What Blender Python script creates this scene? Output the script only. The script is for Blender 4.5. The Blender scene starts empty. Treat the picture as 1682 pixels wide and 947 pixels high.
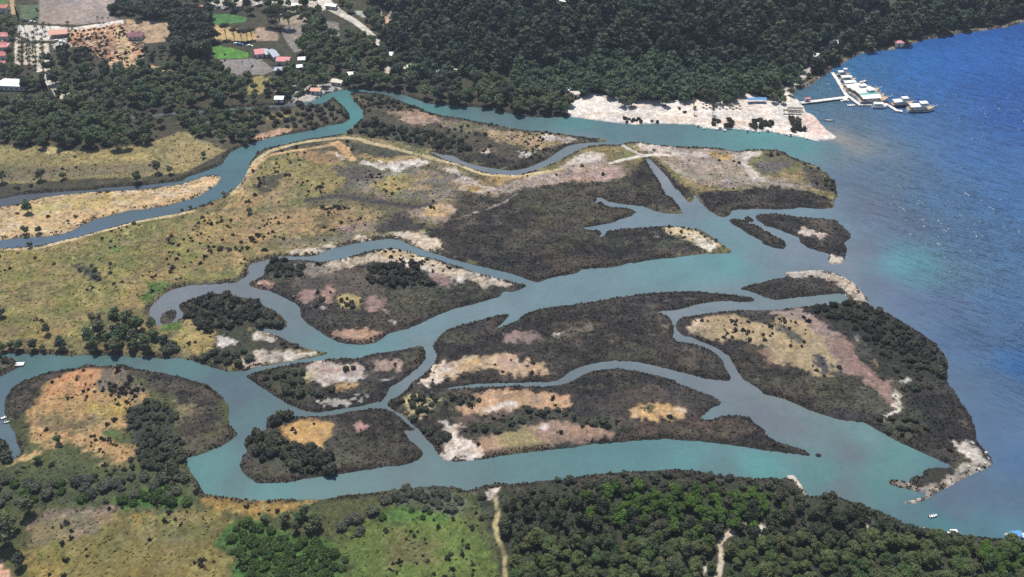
import bpy, bmesh, math, random
import numpy as np
random.seed(7)
rng = np.random.default_rng(11)
SC = bpy.context.scene
COL = SC.collection
R = math.radians

# ------------------------------------------------------------------ camera model
CAM_H = 300.0
PITCH = R(39.0)
FPX = 1615.0
CP, SP = math.cos(PITCH), math.sin(PITCH)

def p2w(X, Y, z=0.0):
    """point of the photograph -> point of the ground plane at height z"""
    X = np.asarray(X, float); Y = np.asarray(Y, float)
    u = (X - 841.0) / FPX; v = (473.5 - Y) / FPX
    t = (z - CAM_H) / (-SP + v * CP)
    return u * t, (CP + v * SP) * t

def px_per_m(Y):
    v = (473.5 - Y) / FPX
    return FPX / (CAM_H / (SP - v * CP))

TILE = {'T00': (0, 0), 'T01': (420, 0), 'T02': (840, 0), 'T03': (1252, 0),
        'T10': (0, 310), 'T11': (420, 310), 'T12': (840, 310), 'T13': (1252, 310),
        'T20': (0, 627), 'T21': (420, 627), 'T22': (840, 627), 'T23': (1252, 627)}
TS = 430.0 / 1273.0
VIEW = {'A': (560, 30, .2616), 'B': (940, 130, .2378), 'C': (380, 200, .2259), 'D': (700, 220, .2259),
        'E': (1300, 440, .2957), 'G': (0, 580, .2378), 'H': (380, 560, .2854),
        'P': (1290, 90, .169), 'Q': (1360, 100, .1161), 'L': (0, 0, .169), 'V': (330, 0, .169), 'F': (0, 0, 1.0)}
for k, (a, b) in TILE.items():
    VIEW[k] = (a, b, TS)

def S(txt):
    """'T00 1,2 3,4 T01 5,6' -> list of photograph points"""
    out = []; v = VIEW['F']
    for w in txt.split():
        if w in VIEW:
            v = VIEW[w]
        else:
            a, b = w.split(',')
            out.append((v[0] + float(a) * v[2], v[1] + float(b) * v[2]))
    return out

def W(pts):
    a = np.array(pts, float)
    x, y = p2w(a[:, 0], a[:, 1])
    return np.stack([x, y], 1)

def lin(c):
    c = np.asarray(c, float) / 255.0
    return np.where(c <= 0.04045, c / 12.92, ((c + 0.055) / 1.055) ** 2.4)

ALB = 0.60          # seen sRGB value -> base colour under this sun and sky
def alb(c):
    c = np.asarray(c, float)
    l = float(c @ (.3, .59, .11)) if c.ndim == 1 else (c @ np.array((.3, .59, .11)))[..., None]
    sat = np.clip(.80 + .16 * (l - 80) / 60., .78, .96)
    c = c * sat + l * (1 - sat)
    c = c * (1 + .30 * np.clip(1 - l / 105., 0, 1) + .05 * np.clip((l - 150) / 60., 0, 1))
    return np.clip(lin(np.minimum(c, 250)) * ALB, 0.004, 0.82)

# ------------------------------------------------------------------ grid of the terrain
GS = 0.55
GX0, GX1, GY0, GY1 = -470.0, 480.0, 172.0, 800.0
NX = int((GX1 - GX0) / GS) + 1
NY = int((GY1 - GY0) / GS) + 1
xs = GX0 + np.arange(NX) * GS
ys = GY0 + np.arange(NY) * GS

def raster(poly, x0=GX0, y0=GY0, s=GS, nx=NX, ny=NY):
    """even-odd fill; returns (j0, j1, i0, i1, mask) or None"""
    P = np.array(poly, float)
    ax, ay = (P[:, 0] - x0) / s, (P[:, 1] - y0) / s
    j0, j1 = max(0, int(math.floor(ay.min()))), min(ny - 1, int(math.ceil(ay.max())))
    i0, i1 = max(0, int(math.floor(ax.min()))), min(nx - 1, int(math.ceil(ax.max())))
    if j1 < j0 or i1 < i0:
        return None
    m = np.zeros((j1 - j0 + 1, i1 - i0 + 1), bool)
    bx, by = np.roll(ax, -1), np.roll(ay, -1)
    for j in range(j0, j1 + 1):
        c = (ay <= j) != (by <= j)
        if not c.any():
            continue
        xc = np.sort(ax[c] + (j - ay[c]) * (bx[c] - ax[c]) / (by[c] - ay[c]))
        for k in range(0, len(xc) - 1, 2):
            a = max(i0, int(math.ceil(xc[k]))); b = min(i1, int(math.floor(xc[k + 1])))
            if b >= a:
                m[j - j0, a - i0:b - i0 + 1] = True
    return j0, j1, i0, i1, m

def box1(a, r, ax):
    pad = [(0, 0)] * a.ndim; pad[ax] = (r + 1, r)
    c = np.cumsum(np.pad(a, pad, mode='edge'), axis=ax, dtype=np.float64)
    n = a.shape[ax]; w = 2 * r + 1
    if ax == 0:
        return ((c[w:w + n] - c[:n]) / w).astype(np.float32)
    return ((c[:, w:w + n] - c[:, :n]) / w).astype(np.float32)

def blur(a, r, k=2):
    a = a.astype(np.float32)
    if r < 1:
        return a
    for _ in range(k):
        a = box1(box1(a, r, 0), r, 1)
    return a

def vnoise(cell, seed, shape=(NY, NX), aspect=1.0):
    """smooth value noise, cell in metres"""
    g = np.random.default_rng(seed)
    cy, cx = cell / GS, cell * aspect / GS
    ny, nx = int(shape[0] / cy) + 3, int(shape[1] / cx) + 3
    t = g.random((ny, nx)).astype(np.float32)
    fy = np.arange(shape[0]) / cy; fx = np.arange(shape[1]) / cx
    iy = fy.astype(int); ix = fx.astype(int)
    wy = (fy - iy); wy = (wy * wy * (3 - 2 * wy)).astype(np.float32)
    wx = (fx - ix); wx = (wx * wx * (3 - 2 * wx)).astype(np.float32)
    r0 = t[iy]; r1 = t[iy + 1]
    rows = r0 + (r1 - r0) * wy[:, None]
    a = rows[:, ix]; b = rows[:, ix + 1]
    return a + (b - a) * wx[None, :]

N1 = vnoise(1.4, 1); N3 = vnoise(3.2, 2); N7 = vnoise(7.5, 3); N18 = vnoise(18, 4); N50 = vnoise(50, 5)
NFINE = (0.45 * N1 + 0.35 * N3 + 0.20 * N7) - 0.5
NMID = (0.25 * N1 + 0.35 * N3 + 0.40 * N7) - 0.5

def sstep(a, b, x):
    t = np.clip((x - a) / (b - a), 0, 1)
    return t * t * (3 - 2 * t)

class Strip(np.ndarray):
    pass
LATE = []
def strip(pts, w):
    """polyline (world) widened to a polygon"""
    P = np.asarray(pts); n = len(P)
    d = np.gradient(P, axis=0); d /= np.linalg.norm(d, axis=1)[:, None] + 1e-9
    nrm = np.stack([-d[:, 1], d[:, 0]], 1)
    w = np.broadcast_to(np.asarray(w, float), (n,))[:, None] / 2
    return np.concatenate([P + nrm * w, (P - nrm * w)[::-1]]).view(Strip)

# ------------------------------------------------------------------ shorelines
NORTH_WATER = S('F -700,345 T10 -400,75 0,50 100,28 200,20 330,12 480,3 T00 480,914 700,900 890,880 905,862 960,845 1030,820 1080,800 1095,770 1120,740 1170,715 1240,690 '
    'T01 0,690 90,665 180,650 260,635 350,610 420,600 455,580 458,555 430,520 400,492 375,468 330,505 10,530 -60,532 -180,545 -420,560 -560,580 -700,572 '
    '-700,555 -560,562 -420,545 -180,530 10,517 270,492 345,455 400,440 470,432 560,440 640,448 720,460 800,490 850,505 960,515 1060,520 1130,527 1273,560 '
    'T02 100,570 200,570 290,568 360,577 440,588 520,598 600,605 700,600 800,602 890,605 930,618 980,625 1040,628 1100,625 1180,635 1273,637 '
    'T03 60,645 130,657 215,670 260,684 300,682 340,676 366,668 350,656 320,638 290,608 270,580 245,555 215,545 200,515 180,490 150,465 165,440 '
    '215,425 255,400 290,375 330,350 345,330 390,310 430,285 480,260 560,248 640,240 720,215 780,195 860,180 960,162 1060,150 1130,140 1200,130 1273,105 '
    'F 1900,-22 2300,-120 3000,-250 6000,-300 6000,900 2600,1080 1900,925 '
    'T23 1273,772 1190,762 1100,757 1000,747 930,737 860,722 780,712 700,692 650,662 600,642 530,612 450,587 380,562 330,547 250,556 225,562 190,500 160,452 130,448 112,462 90,470 50,466 0,470 '
    'T22 1150,465 1050,460 960,445 900,432 800,425 640,432 500,440 380,450 250,470 120,485 60,490 0,498 '
    'T21 1180,490 1100,505 1030,530 960,510 860,505 760,515 640,525 560,540 440,550 330,570 230,570 130,570 0,575 '
    'T20 1180,570 1060,552 1000,548 985,525 960,480 930,440 905,390 905,368 960,360 1030,330 1100,300 1160,255 1130,225 1110,190 1115,120 1080,70 1020,20 990,0 '
    'T10 985,945 900,920 800,895 700,880 640,870 600,850 560,862 480,862 430,850 380,870 300,880 220,895 150,920 100,940 '
    'T20 60,30 30,70 20,110 25,170 40,200 75,250 80,290 100,330 95,360 60,385 50,395 45,425 50,390 55,350 45,310 30,285 0,275 -300,240 -300,-80 T10 -1500,760')
NOTCH_SPIT = S('T10 -1500,840 0,815 60,820 80,840 115,855 80,872 0,915 -1500,960')

STRIP_LAND = S('T00 1075,858 1060,890 1020,920 980,945 T10 1030,5 960,40 870,65 800,85 700,100 630,105 540,130 470,145 400,175 350,205 290,225 180,235 90,240 0,250 '
    '-1500,310 -1500,160 0,88 90,77 180,47 300,30 480,14 T00 300,945 480,933 680,923 840,903 900,890 960,870 1000,855 1040,850')
CENTRAL = S('T10 -1500,400 0,288 100,285 190,278 260,262 330,245 400,230 480,205 560,185 640,160 720,145 800,130 870,118 930,100 1000,75 1060,50 1120,15 T00 1090,935 1130,925 1170,890 1195,850 1215,790 1240,755 '
    'T01 0,742 40,725 120,705 240,680 340,663 430,652 490,600 522,570 515,530 480,490 460,460 470,445 540,450 620,460 680,480 740,505 800,525 840,545 900,560 980,570 1060,590 1160,605 1273,625 '
    'T02 100,635 200,645 300,660 390,672 440,677 485,683 440,690 380,692 330,697 270,710 220,740 180,770 120,800 60,820 0,828 '
    'T01 1200,825 1120,812 1060,800 1000,780 960,755 900,750 855,735 848,742 920,775 1000,800 1080,830 1150,845 1273,852 '
    'T02 60,845 120,825 200,795 260,765 320,730 380,710 450,702 510,706 532,704 560,692 620,690 700,705 800,712 900,715 1000,720 1100,735 1180,725 1273,730 '
    'T03 60,725 110,740 130,760 200,785 260,805 300,830 330,860 360,900 365,947 T13 370,30 350,60 350,90 290,98 230,95 180,90 150,98 60,100 0,97 '
    'T12 1180,98 1070,103 1065,125 1040,138 1010,135 960,105 920,65 890,25 882,62 865,68 830,32 810,0 T02 800,925 760,860 700,800 670,768 650,770 680,820 720,880 750,947 '
    'T12 780,40 815,85 838,120 800,122 740,118 690,105 640,85 580,78 520,72 470,60 430,40 400,46 422,52 395,70 440,62 460,82 500,90 560,92 605,110 590,130 540,145 490,165 430,175 380,184 335,188 360,197 430,202 440,215 420,242 455,222 465,205 '
    '540,195 620,190 700,183 780,182 850,188 900,195 940,210 990,245 1030,275 1070,295 1065,312 1020,315 940,315 860,325 790,335 720,340 650,350 600,362 575,358 540,372 480,382 420,385 340,392 320,410 260,420 180,435 130,455 90,445 40,425 0,412 '
    'T11 1230,410 1150,390 1060,370 950,340 860,310 780,285 720,258 660,240 600,248 520,258 440,275 370,290 320,310 290,325 220,330 150,328 100,330 50,345 0,360 '
    'T10 1240,355 1210,370 1205,395 1215,405 1190,430 1150,455 1080,460 1000,465 920,470 850,485 800,510 760,545 730,575 725,610 740,640 765,665 790,662 830,652 870,640 895,618 890,600 865,580 880,555 930,540 1000,515 1050,508 1150,520 1220,540 '
    'T11 0,535 40,570 80,585 130,620 155,655 140,680 100,684 50,680 0,672 T10 1190,656 1190,662 T11 0,684 60,695 120,720 150,740 200,757 270,782 365,797 290,818 200,833 100,850 0,868 '
    'T10 1200,882 1140,888 1090,885 1040,870 980,850 920,832 870,822 800,827 720,818 600,812 450,808 330,812 250,806 100,802 0,800 -1500,790')
SLIVER = S('T02 855,912 870,915 893,950 T12 888,12 879,10 875,-5')
POND = S('T10 775,640 790,605 830,588 858,590 856,630 830,648 800,656 780,654')
I1 = S('T10 1225,475 1210,468 1215,455 1240,445 T11 0,440 40,420 45,385 70,355 120,340 180,345 250,348 330,355 400,345 470,325 540,305 620,292 680,288 740,305 800,325 880,345 960,370 1040,395 1120,420 1200,440 1273,458 '
    'T12 50,460 80,470 40,490 0,503 T11 1230,500 1190,502 1195,513 1190,525 1130,540 1060,560 980,580 920,600 860,625 800,655 740,680 700,690 650,700 620,725 590,745 540,758 470,757 400,745 340,715 300,685 250,655 220,620 215,580 190,555 140,530 100,510 60,495 0,484')
I2 = S('T10 1190,910 1230,895 1273,884 T11 100,867 200,850 300,835 380,825 430,822 500,825 560,805 640,790 720,780 780,765 810,762 828,790 825,830 790,870 740,910 690,947 T21 650,25 640,60 620,90 560,105 500,120 420,130 340,145 280,150 220,135 150,105 100,75 50,40 10,15 T10 1240,945')
I3 = S('T21 55,190 60,165 130,145 170,165 250,170 340,165 400,155 480,140 560,130 620,128 660,145 700,170 735,205 770,225 772,240 740,236 718,228 725,250 750,285 790,315 818,345 800,375 760,395 700,410 620,412 560,425 480,438 400,450 330,460 250,470 180,485 100,492 30,495 '
    'T20 1250,495 1215,470 1180,440 1162,405 1180,365 1200,340 1185,300 1190,275 1240,240 T21 0,240 50,235')
I45 = S('T11 870,745 890,715 930,685 1000,660 1060,645 1120,630 1180,612 1235,605 1228,622 1190,662 1128,692 1190,676 1273,637 T12 60,610 130,585 200,575 300,562 400,548 500,530 600,515 700,505 800,500 900,498 1000,508 1080,515 1150,525 1185,538 1170,550 1100,548 1020,545 940,555 870,570 830,585 770,592 690,596 '
    '640,600 690,604 740,607 770,625 785,660 790,700 783,725 800,740 850,745 900,758 960,780 1000,805 1035,840 1045,880 1070,915 1065,935 1020,932 950,925 860,900 760,875 680,855 600,840 500,835 420,845 350,862 290,885 260,910 230,930 180,940 100,940 T11 1273,944 T21 1150,6 1050,12 950,24 900,38 885,40 '
    '900,44 960,36 1050,27 1150,22 1273,19 T22 100,22 200,20 250,10 290,0 T12 320,920 380,890 450,875 520,872 600,885 700,905 780,925 820,940 T22 780,0 820,10 900,40 960,60 1000,80 1022,100 1010,115 970,130 940,155 905,182 960,185 1010,170 1070,160 1120,165 1165,175 1180,200 1230,225 1240,260 1273,280 '
    'T23 70,290 150,312 210,335 242,352 235,362 180,355 110,345 0,331 T22 1150,320 1050,305 950,292 850,285 760,278 680,282 580,288 480,298 380,305 300,320 200,330 100,340 0,352 '
    'T21 1180,362 1100,378 1000,388 940,385 900,375 885,350 870,320 840,290 810,250 770,210 730,170 690,145 640,118 640,95 700,65 740,30 760,0 T11 760,947 790,920 840,880 875,840 880,800 860,770')
I6 = S('T12 800,655 805,640 830,625 900,615 1000,600 1100,590 1200,588 1273,590 T13 100,585 200,572 290,566 350,562 425,550 440,542 490,535 540,580 600,600 650,630 720,670 780,705 830,745 880,795 905,850 900,900 905,947 T23 935,40 960,90 990,130 1020,180 1038,230 1040,280 1075,320 1105,360 1125,400 1090,425 1040,440 960,485 880,525 800,570 750,595 680,592 665,580 '
    '720,578 790,555 830,535 780,540 720,525 650,510 605,492 618,475 660,480 720,490 718,470 750,455 785,462 780,432 840,415 910,418 920,405 880,390 800,355 740,325 670,295 620,270 570,240 520,210 490,195 420,192 350,178 280,155 220,135 150,100 80,75 0,60 T22 1220,45 1160,10 1150,0 '
    'T12 1130,930 1100,890 1080,850 1060,815 1000,775 930,745 870,720 830,712 806,690')
I7 = S('T12 1105,485 1150,468 1220,455 1273,440 T13 60,435 115,430 112,405 200,398 290,395 350,410 400,430 450,460 490,510 520,545 480,548 430,542 405,515 380,508 300,515 200,525 60,540 0,525 T12 1230,525 1180,505 1130,490')
I8 = S('T12 1183,132 1200,122 1273,118 T13 100,125 200,140 290,145 360,150 385,180 430,215 430,240 400,260 415,290 405,330 390,365 340,370 318,350 325,315 280,305 220,285 185,260 180,235 120,215 60,190 0,175 T12 1230,172 1195,152')
I9 = S('T12 1055,150 1090,145 1130,152 1160,170 1200,180 1240,205 1252,225 T13 0,195 30,205 50,225 100,245 120,275 105,292 60,288 0,266 T12 1220,255 1150,220 1120,195 1070,170')
I10 = S('T12 1130,140 1150,130 1180,150 1175,163 1140,155')
I11 = S('T23 255,350 275,343 293,358 280,370 258,365')

LANDS = [('central', CENTRAL), ('strip', STRIP_LAND), ('left_spit', NOTCH_SPIT), ('I1', I1), ('I2', I2), ('I3', I3), ('I45', I45), ('I6', I6), ('I7', I7), ('I8', I8), ('I9', I9), ('I10', I10), ('I11', I11)]

LAND = np.ones((NY, NX), bool)
IDN = np.ones((NY, NX), np.int16)          # 1 = ground north, 2 = ground south, then the islands
def fill(arr, poly, val):
    r = raster(poly)
    if r:
        j0, j1, i0, i1, m = r
        arr[j0:j1 + 1, i0:i1 + 1][m] = val
IDN[:, :] = 1
fill(LAND, W(NORTH_WATER), False)
# the south bank is whatever lies this side of the lower river
south = S('F -700,1800 -700,700 0,705 30,625 140,615 400,640 420,800 800,805 1500,850 1900,925 2600,1080 2600,1800')
fill(IDN, W(south), 2)
IDN[~LAND] = 0
for k, (nm, poly) in enumerate(LANDS):
    w = W(poly)
    fill(LAND, w, True); fill(IDN, w, 10 + k)
fill(LAND, W(SLIVER), False)
fill(IDN, W(SLIVER), 0)
fill(LAND, W(POND), True); fill(IDN, W(POND), 30)
XX, YY = np.meshgrid(xs, ys)
INVIEW = np.abs(XX) < 0.405 * YY + 150

# ragged banks: shift the outline by a little noise
FLD = blur(LAND, 1, 2)
EDGE = FLD + 0.30 * (N1 - 0.5) * (4 * FLD * (1 - FLD))
INL = blur(LAND, 5, 2)                      # how far inland

# ------------------------------------------------------------------ hill
HILL = W(S('F 545,-40 610,20 650,70 700,112 800,136 950,143 1080,150 1210,146 1290,118 1335,96 1400,80 1480,66 1560,50 1682,27 1900,-25 2300,-122 3000,-255 4200,-420 4200,-640 300,-640 420,-200'))
CS = 10.0
def hill_field(x0, y0, s, nx, ny):
    r = raster(HILL, x0, y0, s, nx, ny)
    m = np.zeros((ny, nx), np.float32)
    if r:
        m[r[0]:r[1] + 1, r[2]:r[3] + 1] = r[4]
    d = np.zeros_like(m)
    for rad in (2, 4, 7, 11, 16):           # cheap distance: sum of widening erosions
        b = blur(m, rad, 2)
        d += np.clip((b - 0.5) * 2, 0, 1) * rad * s * 0.55
    return d * 0.30
HX0, HY0, HNX, HNY = -700.0, 100.0, 150, 130
HC = hill_field(HX0, HY0, CS, HNX, HNY)
def bilin(A, x, y, x0, y0, s):
    fx = np.clip((np.asarray(x) - x0) / s, 0, A.shape[1] - 1.001); fy = np.clip((np.asarray(y) - y0) / s, 0, A.shape[0] - 1.001)
    i = fx.astype(int); j = fy.astype(int); u = fx - i; v = fy - j
    return (A[j, i] * (1 - u) * (1 - v) + A[j, i + 1] * u * (1 - v) + A[j + 1, i] * (1 - u) * v + A[j + 1, i + 1] * u * v)
HH = bilin(HC, XX, YY, HX0, HY0, CS)
# height of the terrain: banks, gentle relief, hill
Z = -0.9 + 0.9 * sstep(0.0, 0.5, EDGE) + 0.55 * sstep(0.5, 1.0, EDGE)
Z += sstep(0.6, 1.0, INL) * (0.25 + 0.5 * (N18 - 0.5) + 0.35 * (N7 - 0.5) + 0.12 * (N1 - 0.5))
Z += HH + sstep(1, 12, HH) * (6 * (N50 - 0.5) + 2.0 * (N18 - 0.5))
def zt(x, y):
    return bilin(Z, x, y, GX0, GY0, GS)
def on_hill(X, Y):
    """photograph point -> point of the terrain, following the ray to the slope"""
    z = 0.0
    for _ in range(40):
        x, y = p2w(X, Y, z)
        z = 0.5 * z + 0.5 * float(zt(x, y))
    return float(x), float(y), z
# ------------------------------------------------------------------ ground cover
C = np.zeros((NY, NX, 3), np.float32)
C[:] = alb((74, 72, 56))
def base(idv, c):
    C[IDN == idv] = alb(c)
base(2, (88, 94, 56))
for k, (nm, _) in enumerate(LANDS):
    base(10 + k, {'central': (140, 130, 88), 'strip': (206, 178, 132), 'left_spit': (92, 86, 72)}.get(nm, (66, 63, 61)))
base(30, (100, 92, 78)); base(0, (60, 56, 52))
SCRUB = np.zeros((NY, NX), np.float32)      # how many low shrubs stand on the ground there
REED = np.zeros((NY, NX), np.float32)       # how much marsh rush covers it
for k, (nm, _) in enumerate(LANDS):
    if nm not in ('central', 'strip'):
        REED[IDN == 10 + k] = 1.0

def patch(c, txt, f=1.5, amp=0.9, k=0.24, op=1.0, scrub=None, reed=0.0, noise=None, world=None, hill=False):
    """a soft-edged patch of ground cover; f feather in metres, amp how ragged its edge is"""
    if isinstance(world, Strip) and LATE is not None:
        LATE.append((c, f, amp, op, np.array(world), noise)); return
    if world is None:
        pts = S(txt)
        if hill:
            world = np.array([on_hill(a, b)[:2] for a, b in pts])
        else:
            world = W(pts)
    r = raster(world)
    if r is None:
        return
    if amp >= .6:
        f *= 1.6; amp *= 1.35
    rad = max(1, int(round(f / GS)))
    e = 3 * rad + 2
    j0, j1, i0, i1 = max(0, r[0] - e), min(NY - 1, r[1] + e), max(0, r[2] - e), min(NX - 1, r[3] + e)
    m = np.zeros((j1 - j0 + 1, i1 - i0 + 1), np.float32)
    m[r[0] - j0:r[1] - j0 + 1, r[2] - i0:r[3] - i0 + 1] = r[4]
    m = blur(m, rad, 2)
    nz = (NMID if noise is None else noise)[j0:j1 + 1, i0:i1 + 1]
    w = sstep(0.5 - k, 0.5 + k, m + amp * nz * (0.3 + 0.7 * np.minimum(1, 4 * m * (1 - m)) if amp < 1 else 1.0) * (m > 0.01)) * op
    s = (slice(j0, j1 + 1), slice(i0, i1 + 1))
    C[s] += (alb(c).astype(np.float32) - C[s]) * w[..., None]
    if scrub is not None:
        SCRUB[s] += (scrub - SCRUB[s]) * w
    if reed is not None:
        REED[s] += (reed - REED[s]) * w
    return s, w

def ell(cx, cy, rx, ry, n=20, rot=0.0):
    return [(cx + rx * math.cos(t) * math.cos(rot) - ry * math.sin(t) * math.sin(rot), cy + rx * math.cos(t) * math.sin(rot) + ry * math.sin(t) * math.cos(rot)) for t in np.linspace(0, 2 * math.pi, n, endpoint=False)]

# --- north: beach, fields, village ground
patch((238, 226, 214), 'T02 250,535 300,500 385,458 520,478 620,488 760,490 870,488 960,478 1090,468 1130,452 1180,468 1273,488 T03 60,480 100,450 150,425 175,430 150,465 200,510 260,550 340,640 500,685 500,705 300,700 200,690 0,660 T02 1273,665 900,635 600,625 400,600 290,580', f=.7, amp=.3)
patch((238, 210, 196), 'T03 200,555 250,560 320,645 300,672 220,660 190,610', f=1.5)
patch((196, 172, 150), 'T02 300,545 520,575 700,590 900,600 1180,622 1180,600 880,575 600,560 400,545', f=1.2, op=.35)
patch((150, 140, 96), 'T00 -200,690 0,700 120,725 250,710 320,740 520,730 650,715 760,690 900,640 960,680 1110,720 1090,745 1000,785 950,815 900,845 700,865 400,875 0,905 -200,910', f=1, amp=.3, scrub=.02)
patch((196, 178, 128), 'T00 200,735 260,715 320,742 420,745 380,752 250,755', f=1)
patch((170, 152, 108), 'T00 880,650 960,690 1100,722 1050,760 950,800 830,830 800,760', f=2, op=.8)
patch((122, 112, 92), 'T00 -200,800 200,815 500,810 760,800 850,845 500,860 0,890 -200,900', f=2.5, op=.75)
patch((186, 168, 112), 'T00 100,790 400,770 700,750 900,740 700,775 400,795', f=2, op=.5)
patch((222, 192, 150), 'T00 980,900 1060,862 1060,890 1000,930 700,1000 T10 560,60 740,45', f=1.5)
patch((186, 172, 110), 'T10 250,60 500,35 720,40 740,60 480,90 250,120 150,150 100,120', f=3, op=.7)
patch((206, 156, 118), 'T00 350,150 590,112 620,130 640,230 700,250 640,300 850,350 560,340 480,270 380,230 330,200', f=1.2, amp=1.1, scrub=.7)
patch((120, 96, 82), 'T00 340,190 480,180 600,190 600,230 500,300 450,260 360,240', f=1.5, amp=2.6, op=.7, noise=NFINE, scrub=1.2)
patch((206, 178, 130), 'T00 570,135 600,130 640,250 640,300 850,350 700,345 590,330 560,240', f=.8)
patch((192, 164, 132), 'T00 610,100 830,108 845,210 700,215 610,180', f=1)
patch((168, 154, 146), 'T00 192,-60 570,-60 560,10 530,80 592,104 360,126 190,118', f=.6, amp=.2)
patch((150, 136, 124), 'T00 195,-20 300,-20 290,110 195,110', f=3, op=.5)
patch((104, 122, 90), 'T00 90,28 190,28 190,115 100,92', f=.7, amp=.2)
patch((96, 128, 70), 'T00 -60,-40 42,-40 40,30 -60,30', f=.7, amp=.2)
patch((200, 170, 130), 'T00 42,-40 62,-40 78,75 55,75', f=.6, amp=.2)
patch((222, 216, 208), 'T00 85,125 200,128 345,140 330,192 250,200 150,200 90,172', f=.8, amp=.5)
patch((226, 220, 210), 'T00 350,140 600,100 602,118 380,156', f=.5, amp=.15)
for a, b, c, d, e in ((88, 185, 88, 355, 16), (132, 215, 132, 320, 13), (160, 215, 160, 320, 13), (190, 215, 195, 355, 17), (226, 215, 235, 420, 14)):
    patch((216, 206, 188), None, f=.6, amp=.5, world=strip(W(S('T00 %d,%d %d,%d' % (a, b, c, d))), 3.6))
patch((212, 200, 176), 'T00 240,395 330,440 345,492 300,505 250,465', f=.8)
patch((200, 194, 184), 'T00 240,190 320,180 330,235 260,245', f=1, amp=1.6, noise=NFINE)
patch((90, 140, 80), 'T00 1028,70 1120,72 1205,92 1190,112 1040,126', f=.6, amp=.3)
patch((98, 150, 64), 'T00 1020,240 1060,226 1130,240 1215,265 1200,288 1050,292', f=.6, amp=.4)
patch((196, 168, 118), 'T00 1025,130 1090,128 1270,170 1273,205 1180,208 1030,192', f=.8)
patch((152, 143, 138), 'T00 1060,298 1200,292 1273,290 T01 30,300 90,345 40,368 T00 1180,372 1080,355', f=.7, amp=.3)
patch((152, 143, 136), 'T01 118,150 180,105 272,120 255,240 190,262 150,215', f=.6, amp=.3)
patch((152, 143, 136), 'T01 335,105 400,110 405,182 330,205', f=.6, amp=.3)
patch((182, 160, 142), 'T01 0,140 110,150 112,200 0,206', f=.8)
patch((176, 162, 140), 'T01 95,60 230,40 250,110 110,130', f=1, amp=.8)
patch((188, 168, 152), 'T01 608,112 668,78 662,165 610,176', f=.6, amp=.3)
patch((178, 180, 170), 'T01 470,60 610,60 610,90 520,90', f=.8)
patch((166, 156, 98), 'T01 -10,375 90,372 60,440 0,470 T00 1200,470 1200,430', f=1.2)
patch((198, 188, 176), 'T01 40,-20 120,-20 330,20 340,60 230,50 60,20', f=1.2, amp=1.8, noise=NFINE)
patch((205, 197, 186), 'T00 1000,10 1273,0 1273,25 1180,30 1120,50 1010,40', f=1, amp=1.5, noise=NFINE)
patch((190, 182, 172), 'T01 60,440 200,420 330,400 430,420 420,440 340,450 300,500 200,500', f=1, amp=2.0, noise=NFINE)
patch((196, 186, 166), 'T01 610,275 700,275 680,360 630,365', f=.8, amp=1.5, noise=NFINE)
patch((196, 186, 170), 'T01 690,320 980,355 970,380 880,372 720,360', f=.8, amp=1.5, noise=NFINE)
patch((200, 190, 176), 'T02 0,400 130,400 130,500 30,500', f=1, amp=1.8, noise=NFINE)
patch((98, 92, 72), 'T01 -420,600 0,570 200,510 330,500 430,520 450,570 420,600 180,650 0,690 -150,740 -300,650', f=1.2)
patch((196, 160, 130), 'T01 0,665 90,635 165,620 170,645 60,672 0,690', f=.8, amp=1)
patch((178, 164, 104), 'T01 60,560 140,555 170,580 60,595', f=1.5, op=.6)
patch((130, 122, 118), 'T00 700,555 1000,548 1273,520 1273,512 1000,538', f=1, op=.5)

# --- north-east slip of the delta between the river and its narrow arm
patch((84, 80, 66), 'T01 430,652 522,570 515,500 460,445 620,460 840,545 1060,590 1273,625 T02 300,660 485,683 330,697 220,740 60,820 0,828 T01 1060,800 900,740', f=1, reed=.3, scrub=.5)
patch((186, 158, 146), 'T01 570,540 680,545 800,550 910,578 880,606 740,602 690,570', f=1.5, amp=.8)
patch((132, 120, 112), 'T01 860,590 1000,590 1180,625 1273,660 1120,660 980,640', f=2, amp=.9, scrub=.3)
patch((184, 156, 126), 'T01 1090,650 1180,628 1273,650 T02 150,660 380,680 220,712 110,742 20,700 T01 1240,705 1140,690', f=1.4, amp=1.0, scrub=.25)
patch((192, 184, 178), 'T02 100,670 200,668 380,682 240,704 200,690', f=1, amp=1)
patch((190, 187, 184), 'T02 18,742 130,733 98,766 48,772', f=.6, amp=.3)
patch((76, 70, 62), 'T02 0,790 60,778 140,760 230,716 300,697 200,750 120,798 60,818 0,826 T01 1180,820 1060,795 980,760 1100,745 1200,770', f=1, reed=1)
patch((206, 190, 172), 'T01 1090,730 1160,735 1150,750 1090,750', f=1)

# --- central land
patch((112, 106, 80), 'F 430,240 570,228 760,280 870,290 1040,265 1075,270 1120,345 1200,410 1150,420 880,462 800,440 680,400 560,390 430,300', f=4, amp=.8, reed=.2)
patch((152, 140, 90), 'C 0,560 200,260 400,240 850,290 830,450 700,540 450,580 200,620', f=2, amp=.6, scrub=.25)
patch((176, 142, 108), 'C 430,240 560,215 760,225 840,260 760,300 560,290', f=1.5, amp=1)
patch((176, 148, 112), 'C 40,520 160,520 260,540 380,430 480,440 520,500 560,570 400,600 100,590', f=2, amp=1, scrub=.4)
patch((88, 84, 70), 'C 160,500 200,420 380,380 405,410 260,525 180,530', f=1, amp=.8, scrub=1)
patch((86, 86, 70), 'C 800,165 830,155 1250,205 1420,250 1200,255 900,240', f=1, amp=.7, scrub=.6)
patch((88, 84, 72), 'C 280,210 500,160 680,140 680,165 480,205 300,240', f=.8, amp=.8, scrub=.5)
patch((176, 152, 112), 'C 880,250 1100,255 1400,260 1380,310 1050,305', f=1.2, amp=1.0)
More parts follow.
